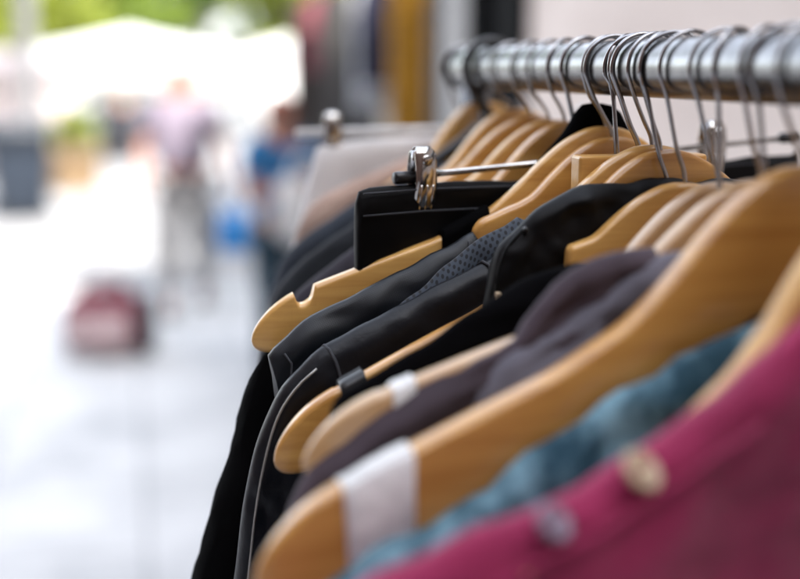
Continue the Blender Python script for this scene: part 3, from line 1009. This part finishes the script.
def person(loc, rz, label, h=1.66, shirt='lavender', legs='offwhite', hair='brown_hair', long_hair=False, step=.12, sleeve_long=False,
           arm_r=None, arm_l=None, seated=False, belt=True, bulk=1.0, lean=0.0):
    """faces local -Y; arm_x = (elbow, wrist) points at a height of 1.66"""
    k = h / 1.66
    root = empty("person", loc, rz, label, "person")
    dz = -.42 if seated else 0.0
    J = dict(pel=(0, 0, .90), waist=(0, -lean * .3, 1.02), chest=(0, -lean * .7, 1.22), neckb=(0, .01 - lean, 1.38), neck=(0, -.002 - lean, 1.445), head=(0, -.012 - lean, 1.52), crown=(0, -.005 - lean, 1.60))
    if not arm_r:
        arm_r = ((-.235, .02, 1.07), (-.245, -.05, .85))
    if not arm_l:
        arm_l = ((.235, .02, 1.07), (.245, -.05, .85))
    def leg(sx, st):
        if seated:
            return [((sx * .10, -.02, .88), .082), ((sx * .13, -.42, .86), .058), ((sx * .13, -.44, .60), .052), ((sx * .13, -.42, .50 - .0), .036)]
        return [((sx * .095, 0, .84), .084), ((sx * .10, -st * .55 - .015, .47), .056), ((sx * .10, -st * .6 + .02, .30), .052), ((sx * .10, -st * .9 + .03, .085), .036)]
    LR, LL = leg(-1, step), leg(1, -step)
    sc = lambda p: (p[0] * k, p[1] * k, (p[2] + dz) * k)
    rr = lambda r: tuple(x * k * (bulk if x > .055 and r[0] > .08 else 1) for x in r) if isinstance(r, tuple) else (r * k * (bulk if .07 < r < .08 else 1), r * k * (bulk if .07 < r < .08 else 1))
    def ch(*it):
        return [(a, sc(p), rr(r)) for a, p, r in it]
    SH = {-1: (-.165, .005 - lean, 1.36), 1: (.165, .005 - lean, 1.36)}
    arms = {-1: arm_r, 1: arm_l}
    torso = ch(('pel', J['pel'], (.135, .095)), ('waist', J['waist'], (.125, .088)), ('chest', J['chest'], (.145, .098)), ('nb', J['neckb'], (.085, .065)),
               ('nk', J['neck'], (.052, .052)), ('hd', J['head'], (.070, .088)), ('cr', J['crown'], (.062, .075)))
    chains = [torso]
    extra = []
    for sx, L in ((-1, LR), (1, LL)):
        n = str(sx)
        chains.append(ch(('pel', J['pel'], (.135, .095)), ('hip' + n, *L[0]), ('kn' + n, *L[1]), ('cf' + n, *L[2]), ('an' + n, *L[3]),
                         ('toe' + n, (L[3][0][0] * 1.15, L[3][0][1] - .13, L[3][0][2] - .055), .032)))
        e, w = arms[sx]
        wv = (Vector(w) - Vector(e)).normalized()
        palm = Vector(w) + wv * .055
        chains.append(ch(('nb', J['neckb'], (.085, .065)), ('sh' + n, SH[sx], .060), ('el' + n, e, .042), ('fm' + n, tuple(Vector(e).lerp(Vector(w), .35)), .040),
                         ('wr' + n, w, .026), ('pm' + n, tuple(palm), (.034, .018))))
        # five fingers, each a chain of its own rooted in the palm
        sd = wv.cross(Vector((sx, 0, 0))).normalized()
        inw = Vector((-sx, 0, 0))
        for fi, (o_, ln) in enumerate(((-.027, .066), (-.009, .075), (.009, .070), (.026, .056))):
            b0 = palm + sd * o_ + wv * .018
            g_ = Geo().tube([b0 * k + Vector((0, 0, dz * k)), (b0 + wv * ln * .45 + inw * .004) * k + Vector((0, 0, dz * k)),
                             (b0 + wv * ln * .8 + inw * .020) * k + Vector((0, 0, dz * k)), (b0 + wv * ln * .92 + inw * .036) * k + Vector((0, 0, dz * k))],
                            [.009 * k, .0085 * k, .0078 * k, .005 * k], 8)
            extra.append(g_)
        t0 = palm - sd * .028 - wv * .02
        extra.append(Geo().tube([(p * k + Vector((0, 0, dz * k))) for p in (t0, t0 - sd * .02 + wv * .028 + inw * .008, t0 - sd * .022 + wv * .055 + inw * .018)], [.011 * k, .0095 * k, .006 * k], 8))
    # nose, ears, brows on the head
    hc = Vector(J['head'])
    hz = lambda p: Vector(p) * k + Vector((0, 0, dz * k))
    extra.append(Geo().tube([hz(hc + Vector((0, -.083, .022))), hz(hc + Vector((0, -.097, -.004))), hz(hc + Vector((0, -.105, -.018))), hz(hc + Vector((0, -.086, -.026)))], [.007, .010, .014, .008], 8))
    for sx in (-1, 1):
        extra.append(Geo().ball(hz(hc + Vector((sx * .072, .005, .0))), .010, .020, .031, 10, 8))
    extra.append(Geo().tube([hz(hc + Vector((x, -.083 + abs(x) * .4, -.045))) for x in (-.025, -.012, 0, .012, .025)], [.003, .006, .007, .006, .003], 8))
    skinned("body", chains, M['skin'], root, 2, extra)
    ey = Geo()
    for sx in (-1, 1):
        e_ = Geo().ball(hz(hc + Vector((sx * .030, -.080, .018))), .010, .006, .006, 10, 8).build("eye", M['eye'], root)
    # hair: a cap over skull and nape with a rough edge
    hr_ = Geo()
    rings = []
    for j in range(12):
        t = j / 11
        ring = []
        for q in range(24):
            an = 2 * PI * q / 24
            back = .5 + .5 * math.sin(an)           # 1 at the nape
            low = 1.05 + (.95 if long_hair else .55) * smooth01(back * 1.25)
            th_ = max(.03, t * low)
            wob = 1 + .05 * noise.noise(Vector((math.cos(an) * 4, math.sin(an) * 4, t * 6)))
            rxy = (.080 * math.cos(an), .098 * math.sin(an))
            ring.append(hz(hc + Vector((rxy[0] * math.sin(min(th_, PI * .62)) * wob, .006 + rxy[1] * math.sin(min(th_, PI * .62)) * wob,
                                        .022 + .098 * math.cos(th_) * wob - (.08 * smooth01((th_ - 1.5) / .6) if long_hair else 0)))))
        rings.append(ring)
    hr_.loft(rings)
    hr_.build("hair", M[hair], root)
    # clothes: grown round the same joints, a little larger
    g = 1.13
    tch = [ch(('pel', (0, 0, .945), (.146, .108)), ('waist', J['waist'], (.143, .104)), ('chest', J['chest'], (.160, .114)), ('nb', (J['neckb'][0], J['neckb'][1], 1.385), (.090, .072)), ('co', (0, .0 - lean, 1.415), (.066, .062)))]
    for sx in (-1, 1):
        e, w = arms[sx]
        n = str(sx)
        it = [('nb', (J['neckb'][0], J['neckb'][1], 1.385), (.09, .072)), ('sh' + n, SH[sx], .073), ('el' + n, tuple(Vector(SH[sx]).lerp(Vector(e), .98 if sleeve_long else .72)), .058)]
        if sleeve_long:
            it.append(('wr' + n, tuple(Vector(e).lerp(Vector(w), .92)), .038))
        tch.append(ch(*it))
    skinned("shirt", tch, M[shirt], root, 2)
    lch = []
    for sx, L in ((-1, LR), (1, LL)):
        n = str(sx)
        lch.append(ch(('pel', (0, 0, .905), (.146, .106)), ('hip' + n, L[0][0], .098), ('kn' + n, L[1][0], .073), ('cf' + n, L[2][0], .068), ('an' + n, (L[3][0][0], L[3][0][1], L[3][0][2] + .012), .058)))
    skinned("trousers", lch, M[legs], root, 2)
    if belt:
        b_ = [Vector(sc((.168 * bulk * math.cos(a), .130 * bulk * math.sin(a), .885))) for a in [2 * PI * i / 32 for i in range(33)]]
        rings = []
        for p in b_[:-1]:
            d = Vector((p.x, p.y, 0)).normalized() * .006
            rings.append([p + d + Vector((0, 0, .045 * k)), p + d - Vector((0, 0, .045 * k)), p - d - Vector((0, 0, .045 * k)), p - d + Vector((0, 0, .045 * k))])
        rings.append(rings[0])
        Geo().loft(rings, caps=False).build("belt", M['dark_leather_belt'], root)
    for sx, L in ((-1, LR), (1, LL)):
        a = Vector(L[3][0])
        rings = []
        for y, w, hh in ((.065, .030, .055), (.05, .040, .085), (0, .043, .095), (-.06, .045, .065), (-.13, .048, .048), (-.18, .040, .040), (-.20, .018, .028)):
            z0 = a.z - .085
            rings.append([Vector(sc((a.x + w * x_, a.y + y, z0 + hh * z_))) for x_, z_ in ((-1, 0), (-1, .5), (-.6, 1), (.6, 1), (1, .5), (1, 0))])
        Geo().loft(rings).build("shoe", M['shoe'], root)
    return root


GZ = 0.0
person((.345, 7.50, 0), math.radians(-6), "man in a lavender shirt and grey trousers walking with a blue bag", 1.64, 'lavender', 'offwhite', 'brown_hair',
       step=.22, bulk=1.3, arm_l=((.275, .03, 1.08), (.31, -.03, .90)), arm_r=((-.275, .03, 1.08), (-.255, -.10, .88)))
bag = empty("carrier_bag", (.345 + .315, 7.46, .0), 0, "bright blue plastic carrier bag hanging from the walking man's hand", "bag")
gb = Geo()
rings = []
for z, w, d in ((.38, .085, .030), (.39, .105, .050), (.48, .115, .058), (.60, .108, .045), (.655, .10, .022), (.66, .098, .012)):
    rings.append([Vector((w * math.copysign(abs(math.cos(a)) ** .5, math.cos(a)) * (1 + .06 * noise.noise(Vector((a, z * 9, 2)))),
                          d * math.copysign(abs(math.sin(a)) ** .7, math.sin(a)) * (1 + .25 * noise.noise(Vector((a * 2, z * 14, 5)))), z)) for a in [2 * PI * q / 28 for q in range(28)]])
gb.loft(rings).build("sack", M['bag_blue'], bag)
for y in (-.012, .012):
    hp, _ = spline([(-.06, y, .645), (-.045, y, .72), (-.012, y * .4, .785), (.012, y * .4, .785), (.045, y, .72), (.06, y, .645)], 24)
    Geo().tube(hp, .006, 8).build("handle", M['bag_blue'], bag)

person((.72, 5.45, 0), math.radians(20), "red haired woman in a blue top reaching towards the clothes with her bag", 1.50, 'blue_top', 'teal_dark', 'red_hair', long_hair=True,
       step=.03, belt=False, arm_r=((-.22, -.09, 1.10), (-.12, -.30, 1.16)), arm_l=((.25, -.06, 1.12), (.17, -.27, 1.26)))
tb = empty("canvas_bag", (.80, 5.15, 0), math.radians(15), "pale canvas bag held in front of the red haired woman", "bag")
rings = []
for z, w, d in ((.80, .12, .05), (.82, .145, .07), (.95, .15, .075), (1.08, .14, .05), (1.10, .135, .03)):
    rings.append([Vector((w * math.copysign(abs(math.cos(a)) ** .5, math.cos(a)), d * math.copysign(abs(math.sin(a)) ** .7, math.sin(a)), z)) for a in [2 * PI * q / 28 for q in range(28)]])
Geo().loft(rings).build("sack", M['bag_pale'], tb)
hp, _ = spline([(-.09, 0, 1.08), (-.07, 0, 1.16), (0, .0, 1.22), (.07, 0, 1.16), (.09, 0, 1.08)], 24)
Geo().tube(hp, .010, 8).build("handle", M['bag_pale'], tb)

# seated figure far down the street, and the chair
person((-.05, 19.6, 0), math.radians(170), "person in dark clothes sitting with their back turned far down the street", 1.66, 'charcoal', 'charcoal', 'brown_hair', seated=True, sleeve_long=True, belt=False,
       arm_r=((-.24, -.06, 1.10), (-.15, -.28, .97)), arm_l=((.24, -.06, 1.10), (.15, -.28, .97)))
chr_ = empty("cafe_chair", (-.05, 19.6, 0), math.radians(170), "dark cafe chair under the seated person", "chair")
Geo().box(-.23, .23, -.26, .20, .405, .435).build("seat", M['bag_dark'], chr_, smooth=False, bevel=.01)
bk = Geo()
for i in range(7):
    an = -0.6 + 1.2 * i / 6
    bk.box(-.22 + .44 * i / 6 - .014, -.22 + .44 * i / 6 + .014, .205, .225, .44, .86)
bk.box(-.25, .25, .200, .230, .861, .90)
bk.build("backrest", M['bag_dark'], chr_, smooth=False)
for sx in (-.2, .2):
    for y in (-.22, .18):
        Geo().tube([(sx, y, .404), (sx * 1.12, y * 1.15, 0)], .016, 10).build("leg", M['bag_dark'], chr_)

# ------------------------------------------------------------------ holdall on the pavement
hb = empty("holdall", (-.17, 6.34, 0), math.radians(-10), "faded red and pink holdall with a dark end left on the pavement", "bag")
def soft_box(w, d, h, z0, seed, n=28, m=12, dome=.25):
    rings = []
    for j in range(m + 1):
        t = j / m
        prof = math.sqrt(max(.02, 1 - abs(2 * t - 1) ** 4))
        lean_ = 1 - dome * t
        rings.append([Vector((w * prof * (1 - .12 * t) * math.copysign(abs(math.cos(a)) ** .45, math.cos(a)) * (1 + .05 * noise.noise(Vector((a * 1.5, t * 4, seed)))),
                              d * prof * lean_ * math.copysign(abs(math.sin(a)) ** .6, math.sin(a)) * (1 + .10 * noise.noise(Vector((a * 2, t * 5, seed + 4)))),
                              z0 + h * t + .015 * math.cos(a * 2) * t)) for a in [2 * PI * q / n for q in range(n)]])
    return Geo().loft(rings)
soft_box(.25, .15, .36, .012, 3).build("sack", M['bag_red'], hb)
pk = Geo()
rings = []
for x in (-.19, -.17, -.08, .0, .08, .13, .15):
    e = min(1, min(x + .195, .155 - x) / .03)
    rings.append([Vector((x, -.148 - .035 * e * s_, .06 + .20 * q_)) for q_, s_ in ((0, .2), (.05, .8), (.3, 1.15), (.6, 1.1), (.92, .6), (1, .1))] + [Vector((x, -.10, .26)), Vector((x, -.10, .06))])
pk.loft(rings).build("pocket", M['bag_pink'], hb)
rings = []
for x, r_ in ((.205, .98), (.245, 1.02), (.268, .86), (.272, .5)):
    rings.append([Vector((x, .158 * r_ * math.copysign(abs(math.cos(a)) ** .6, math.cos(a)) * .9, .19 + .175 * r_ * math.copysign(abs(math.sin(a)) ** .6, math.sin(a)))) for a in [2 * PI * q / 24 for q in range(24)]])
Geo().loft(rings).build("end_panel", M['bag_dark'], hb)
for y in (-.06, .05):
    hp, _ = spline([(-.12, y, .345), (-.10, y * .8, .40), (0, y * .4, .43), (.10, y * .8, .40), (.12, y, .345)], 24)
    Geo().tube(hp, .012, 8).build("handle", M['bag_red'], hb)

# ------------------------------------------------------------------ bin, planter, trees, tents
bn = empty("wheelie_bin", (-1.16, 12.6, 0), math.radians(8), "dark navy wheeled bin at the left edge of the street", "bin")
rings = []
for z, w, d in ((.07, .25, .28), (.09, .265, .295), (.60, .31, .345), (.92, .335, .375), (.925, .355, .40), (.955, .355, .40)):
    rings.append([Vector((w * math.copysign(abs(math.cos(a)) ** .3, math.cos(a)), d * math.copysign(abs(math.sin(a)) ** .3, math.sin(a)), z)) for a in [2 * PI * q / 32 for q in range(32)]])
Geo().loft(rings).build("bin_body", M['bin_blue'], bn)
rings = []
for z, w, d in ((.958, .365, .41), (.985, .365, .41), (1.02, .33, .37), (1.035, .2, .24)):
    rings.append([Vector((w * math.copysign(abs(math.cos(a)) ** .3, math.cos(a)), d * math.copysign(abs(math.sin(a)) ** .3, math.sin(a)), z)) for a in [2 * PI * q / 32 for q in range(32)]])
Geo().loft(rings).build("lid", M['bin_blue'], bn)
for sx in (-.27, .27):
    Geo().tube([(sx - .03, .27, .10), (sx + .03, .27, .10)], .10, 20).build("wheel", M['black_plastic'], bn)
Geo().tube([(-.25, .40, .97), (-.25, .47, .985), (.25, .47, .985), (.25, .40, .97)], .016, 10).build("handle", M['black_plastic'], bn)


def leaf_cloud(clumps, n, size, seed, mat, name, parent):
    r_ = random.Random(seed)
    vs, fs = [], []
    for i in range(n):
        c, rx, rz_ = clumps[r_.randrange(len(clumps))]
        while True:
            d = Vector((r_.uniform(-1, 1), r_.uniform(-1, 1), r_.uniform(-1, 1)))
            if .15 < d.length < 1:
                break
        d *= (.55 + .45 * r_.random())
        p = Vector(c) + Vector((d.x * rx, d.y * rx, d.z * rz_))
        e = Euler((r_.uniform(-1, 1), r_.uniform(-1, 1), r_.uniform(0, 6.3))).to_matrix()
        s_ = size * r_.uniform(.6, 1.4)
        b = len(vs)
        vs += [p + e @ Vector(q) for q in ((-s_, 0, 0), (0, -s_ * .45, s_ * .12), (s_, 0, 0), (0, s_ * .45, s_ * .12))]
        fs.append((b, b + 1, b + 2, b + 3))
    return finish(name, vs, fs, mat, parent, False)


cb = empty("street_cabinet", (-.02, 20.6, 0), .1, "dark grey metal street cabinet behind the seated person", "cabinet")
Geo().box(-.46, .46, -.2, .2, .08, .92).build("body", M['bin_blue'], cb, smooth=False, bevel=.012)
Geo().box(-.48, .48, -.22, .22, .921, .96).build("lid", M['bin_blue'], cb, smooth=False, bevel=.01)
for sx in (-1, 1):
    Geo().box(sx * .23 - .215, sx * .23 + .215, -.216, -.201, .12, .88).build("door", M['charcoal'], cb, smooth=False, bevel=.004)
Geo().box(-.44, .44, -.18, .18, 0, .079).build("plinth", M['pole'], cb, smooth=False)
pt = empty("planter", (-.74, 15.4, 0), .3, "square terracotta planter holding a yellow green shrub", "planter")
pg = Geo()
rings = []
for z, w in ((0, .27), (.03, .28), (.50, .335), (.505, .36), (.56, .36), (.562, .31), (.50, .30)):
    rings.append([Vector((w * math.copysign(abs(math.cos(a)) ** .25, math.cos(a)), w * math.copysign(abs(math.sin(a)) ** .25, math.sin(a)), z)) for a in [2 * PI * q / 32 for q in range(32)]])
pg.loft(rings)
pg.build("pot", M['terracotta'], pt)
sh = empty("shrub", (-.74, 15.4, .5), 0, "yellow green shrub growing in the terracotta planter", "plant")
leaf_cloud([((0, 0, .30), .34, .26), ((-.16, .05, .24), .26, .2), ((.17, -.08, .26), .24, .22), ((.04, .1, .48), .2, .16)], 900, .055, 5, M['leaf_pale'], "foliage", sh)
st = Geo()
for i in range(6):
    an = i * 1.05
    st.tube([(0.03 * math.cos(an), .03 * math.sin(an), -.01), (.12 * math.cos(an), .12 * math.sin(an), .2), (.2 * math.cos(an), .2 * math.sin(an), .4)], [.012, .008, .004], 6)
st.build("stem", M['bark'], sh)


def tree(loc, h, crown_r, trunk_r, seed, label, mat, bark, n=5200, base=.42, leaf=.13):
    r_ = random.Random(seed)
    root = empty("tree", loc, r_.uniform(0, 6), label, "tree", "trees beyond the street")
    tg = Geo()
    bend = [Vector((r_.uniform(-.12, .12), r_.uniform(-.12, .12), 0)) for _ in range(5)]
    tp = [Vector((0, 0, -.05)), Vector((0, 0, h * .12)), bend[0] + Vector((0, 0, h * .3)), bend[1] + Vector((0, 0, h * .5)), bend[2] * 2 + Vector((0, 0, h * .82))]
    sp, _ = spline(tp, 20)
    tg.tube(sp, [trunk_r * (1.35 if i == 0 else 1.0) * (1 - .8 * i / 19) for i in range(20)], 12)
    clumps = []
    for i in range(9):
        an = i * 2.4 + r_.uniform(-.4, .4)
        z0 = h * (base * .8 + .45 * r_.random())
        rr_ = crown_r * r_.uniform(.45, .85)
        e = Vector((rr_ * math.cos(an), rr_ * math.sin(an), min(h * .95, z0 + h * r_.uniform(.08, .25))))
        s0 = Vector((0, 0, z0 * .8))
        tg.tube([s0, s0.lerp(e, .5) + Vector((0, 0, .15)), e], [trunk_r * .38, trunk_r * .24, trunk_r * .08], 8)
        clumps.append((e, crown_r * r_.uniform(.34, .55), crown_r * r_.uniform(.25, .42)))
    for i in range(6):
        clumps.append((Vector((r_.uniform(-.4, .4) * crown_r, r_.uniform(-.4, .4) * crown_r, h * r_.uniform(.72, .97))), crown_r * .42, crown_r * .36))
    tg.build("trunk", bark, root)
    leaf_cloud(clumps, n, leaf, seed + 1, mat, "crown", root)
    return root


def tent(loc, rz, w, d, eave, peak, label, cloth, back=True, side=False, flap=None):
    o = empty("market_tent", loc, rz, label, "tent")
    cn = Geo()
    N = 10
    rings = []
    for j in range(N + 1):
        t = j / N
        z = peak - (peak - eave) * (1 - (1 - t) ** 1.25)
        ring = []
        for q in range(32):
            a = 2 * PI * q / 32
            m = max(abs(math.cos(a)), abs(math.sin(a)))
            sag = .05 * math.sin(4 * a - PI / 2) * t
            ring.append(Vector((w / 2 * max(t, .02) * math.cos(a) / m, d / 2 * max(t, .02) * math.sin(a) / m, z - max(0, sag) * .6)))
        rings.append(ring)
    v2 = [Vector((p.x * 1.005, p.y * 1.005, p.z - .28 - .02 * math.sin(i * 1.6))) for i, p in enumerate(rings[-1])]
    rings.append(v2)
    cn.loft(rings, caps=False)
    co_ = cn.build("canopy", cloth, o, smooth=False)
    sd_ = co_.modifiers.new("thickness", 'SOLIDIFY')
    sd_.thickness = .006
    for sx in (-1, 1):
        for sy in (-1, 1):
            Geo().tube([(sx * (w / 2 - .06), sy * (d / 2 - .06), 0), (sx * (w / 2 - .06), sy * (d / 2 - .06), eave - .02)], .025, 10).build("pole", M['pole'], o)
    def wall(x0, y0, x1, y1):
        g_ = Geo()
        K_ = 40
        zl_ = eave - .1 - flap if flap else .05
        rr0 = []
        for i in range(K_ + 1):
            t = i / K_
            x, y = x0 + (x1 - x0) * t, y0 + (y1 - y0) * t
            nx, ny = (y1 - y0), -(x1 - x0)
            L_ = math.hypot(nx, ny)
            b_ = .03 * math.sin(t * 22) / L_
            rr0.append([Vector((x + nx * b_, y + ny * b_, zl_)), Vector((x + nx * b_ * .5, y + ny * b_ * .5, eave - .1)),
                        Vector((x + nx * (b_ * .5 + .008 / L_), y + ny * (b_ * .5 + .008 / L_), eave - .1)), Vector((x + nx * (b_ + .008 / L_), y + ny * (b_ + .008 / L_), zl_))])
        g_.loft(rr0)
        g_.build("side_wall", cloth, o)
    if back:
        wall(-w / 2 + .1, -d / 2 + .1, w / 2 - .1, -d / 2 + .1)
    if side:
        wall(w / 2 - .1, -d / 2 + .1, w / 2 - .1, d / 2 - .1)
    return o


tent((.12, 22.4, 0), .03, 4.1, 3.0, 1.92, 2.32, "wide white market tent with a short hanging back flap in the middle of the street", M['canvas'], flap=.62)
tent((-2.15, 18.6, 0), .05, 2.9, 2.4, 1.62, 2.0, "small low pinkish white tent at the left of the street", M['pink_canvas'])
tent((5.0, 27.5, 0), -.05, 4.2, 3.0, 2.1, 2.75, "white market tent farther back on the right", M['canvas'])

pl_tree = tree((-1.03, 12.9, 0), 6.2, 2.6, .155, 21, "pale barked street tree standing beside the navy bin", M['leaf'], M['bark_pale'], base=.6)
pl_tree["group"] = "trees along the street"
tree((-3.4, 30.0, 0), 5.5, 3.0, .2, 31, "light green tree behind the pinkish tent", M['leaf_pale'], M['bark'], n=7000, base=.2, leaf=.16)
tree((-.6, 33.0, 0), 5.2, 2.6, .2, 41, "fresh green tree rising over the left end of the white tent", M['leaf'], M['bark'], n=7000, base=.2, leaf=.16)
tree((2.2, 36.0, 0), 5.5, 3.0, .2, 51, "deep green tree above the middle of the white tent", M['leaf_dark'], M['bark'], n=7000, base=.2, leaf=.16)
tree((4.6, 28.0, 0), 5.0, 2.3, .18, 61, "pale yellow green tree over the right end of the white tent", M['leaf_pale'], M['bark'], n=7000, base=.15, leaf=.15)
tree((8.4, 38.0, 0), 6.0, 3.0, .2, 71, "fresh green tree beyond the farther white tent", M['leaf'], M['bark'], n=7000, base=.2, leaf=.16)
tree((-7.2, 34.0, 0), 6.0, 3.0, .2, 81, "tall green tree at the far left behind the tents", M['leaf'], M['bark'], n=7000, base=.2, leaf=.16)
hd = empty("hedge", (2, 44, 0), 0, "long clipped green hedge closing the far end of the street", "hedge")
leaf_cloud([((x, .3 * math.sin(x * 2.1), .9 + .9 * (k_ % 2)), 1.3, .95) for k_, x in enumerate([-17 + .8 * i for i in range(46)])], 9000, .2, 91, M['leaf'], "foliage", hd)
hs = Geo()
for i in range(18):
    hs.tube([(-16 + 2 * i, 0, -.02), (-15.9 + 2 * i, .05, .8), (-16 + 2 * i, 0, 1.8)], [.05, .04, .015], 6)
hs.build("trunk", M['bark'], hd)
hd.children[1]["kind"] = "stuff"

# ------------------------------------------------------------------ second clothes rack down the street
PA, PB = Vector((1.80, 5.35, 0)), Vector((1.46, 8.9, 0))
d_ = (PB - PA)
fr = empty("clothes_rack", PA, 0, "tall second clothes rack farther down beside the shop front", "rack")
Geo().tube([Vector((0, 0, 2.22)), d_ + Vector((0, 0, 2.22))], .016, 16).build("rail", M['chrome'], fr)
for q in (.01, .99):
    Geo().tube([d_ * q + Vector((0, 0, .05)), d_ * q + Vector((0, 0, 2.204))], .014, 14).build("post", M['chrome'], fr)
    Geo().box(d_.x * q - .24, d_.x * q + .24, d_.y * q - .02, d_.y * q + .02, .012, .049).build("foot", M['chrome'], fr, smooth=False, bevel=.004)
FAR = [
    # fraction along the rail, colour, label, category, shoulder drop, hem, half width
    (.13, (0.085, 0.08, 0.075), "grey coat at the near end of the second rack", "coat", 0, 1.15, .17),
    (.31, (0.30, 0.145, 0.01), "mustard yellow dress on the second rack", "dress", 0, 1.0, .17),
    (.49, (0.012, 0.013, 0.030), "navy jacket between mustard dress and white blouse on the second rack", "jacket", .02, .62, .17),
    (.56, (0.42, 0.44, 0.47), "long white blouse showing below the navy jacket on the second rack", "blouse", .03, .80, .13),
    (.73, (0.045, 0.043, 0.042), "dark grey cardigan on the second rack behind the white blouse", "cardigan", 0, 1.1, .19),
    (.84, (0.13, 0.028, 0.04), "dark red shirt near the far end of the second rack", "shirt", .03, .55, .20),
    (.94, (0.035, 0.028, 0.024), "dark brown long coat at the far end of the second rack", "coat", 0, 1.25, .21),
]
for i, (q, c, lab, cat, dr_, hm, hw) in enumerate(FAR):
    p = PA + d_ * q
    yaw = .238 + .15 * math.sin(i * 2.1)
    hg = empty("wire_hanger", (p.x, p.y, 2.22), PI - yaw, "wire hanger holding the " + lab.split(" on the")[0].split(" at the")[0].split(" between")[0].split(" near")[0].split(" showing")[0], "hanger", "wire hangers on the second rack")
    Geo().tube(hook_path(-.05, .019), .0018, 8).build("hook", M['wire'], hg)
    wp, _ = spline([(hw * .9, 0, -.125), (hw * .5, 0, -.085), (0, 0, -.05), (-hw * .5, 0, -.085), (-hw * .9, 0, -.125), (0, 0, -.135), (hw * .9, 0, -.125)], 50)
    Geo().tube(wp, .002, 8).build("shoulder_wire", M['wire'], hg)
    o = garment("hung_" + cat, lab, cat, 0, yaw, [(hw * 1.12, -.5), (hw * 1.14, -.30), (hw * 1.05, -.16), (hw * .92, -.128), (hw * .5, -.088), (.05, -.062), (.035, -.075)],
                fabric("second_rack_cloth", c, sheen=.15), hem=hm, d0=.014, d1=.045, r0=.03, fold=.02, wrinkle=.003, seed=30 + i, group="garments hanging on the second rack", nv=36, nu=90)
    o.location = (p.x, p.y, 2.22)
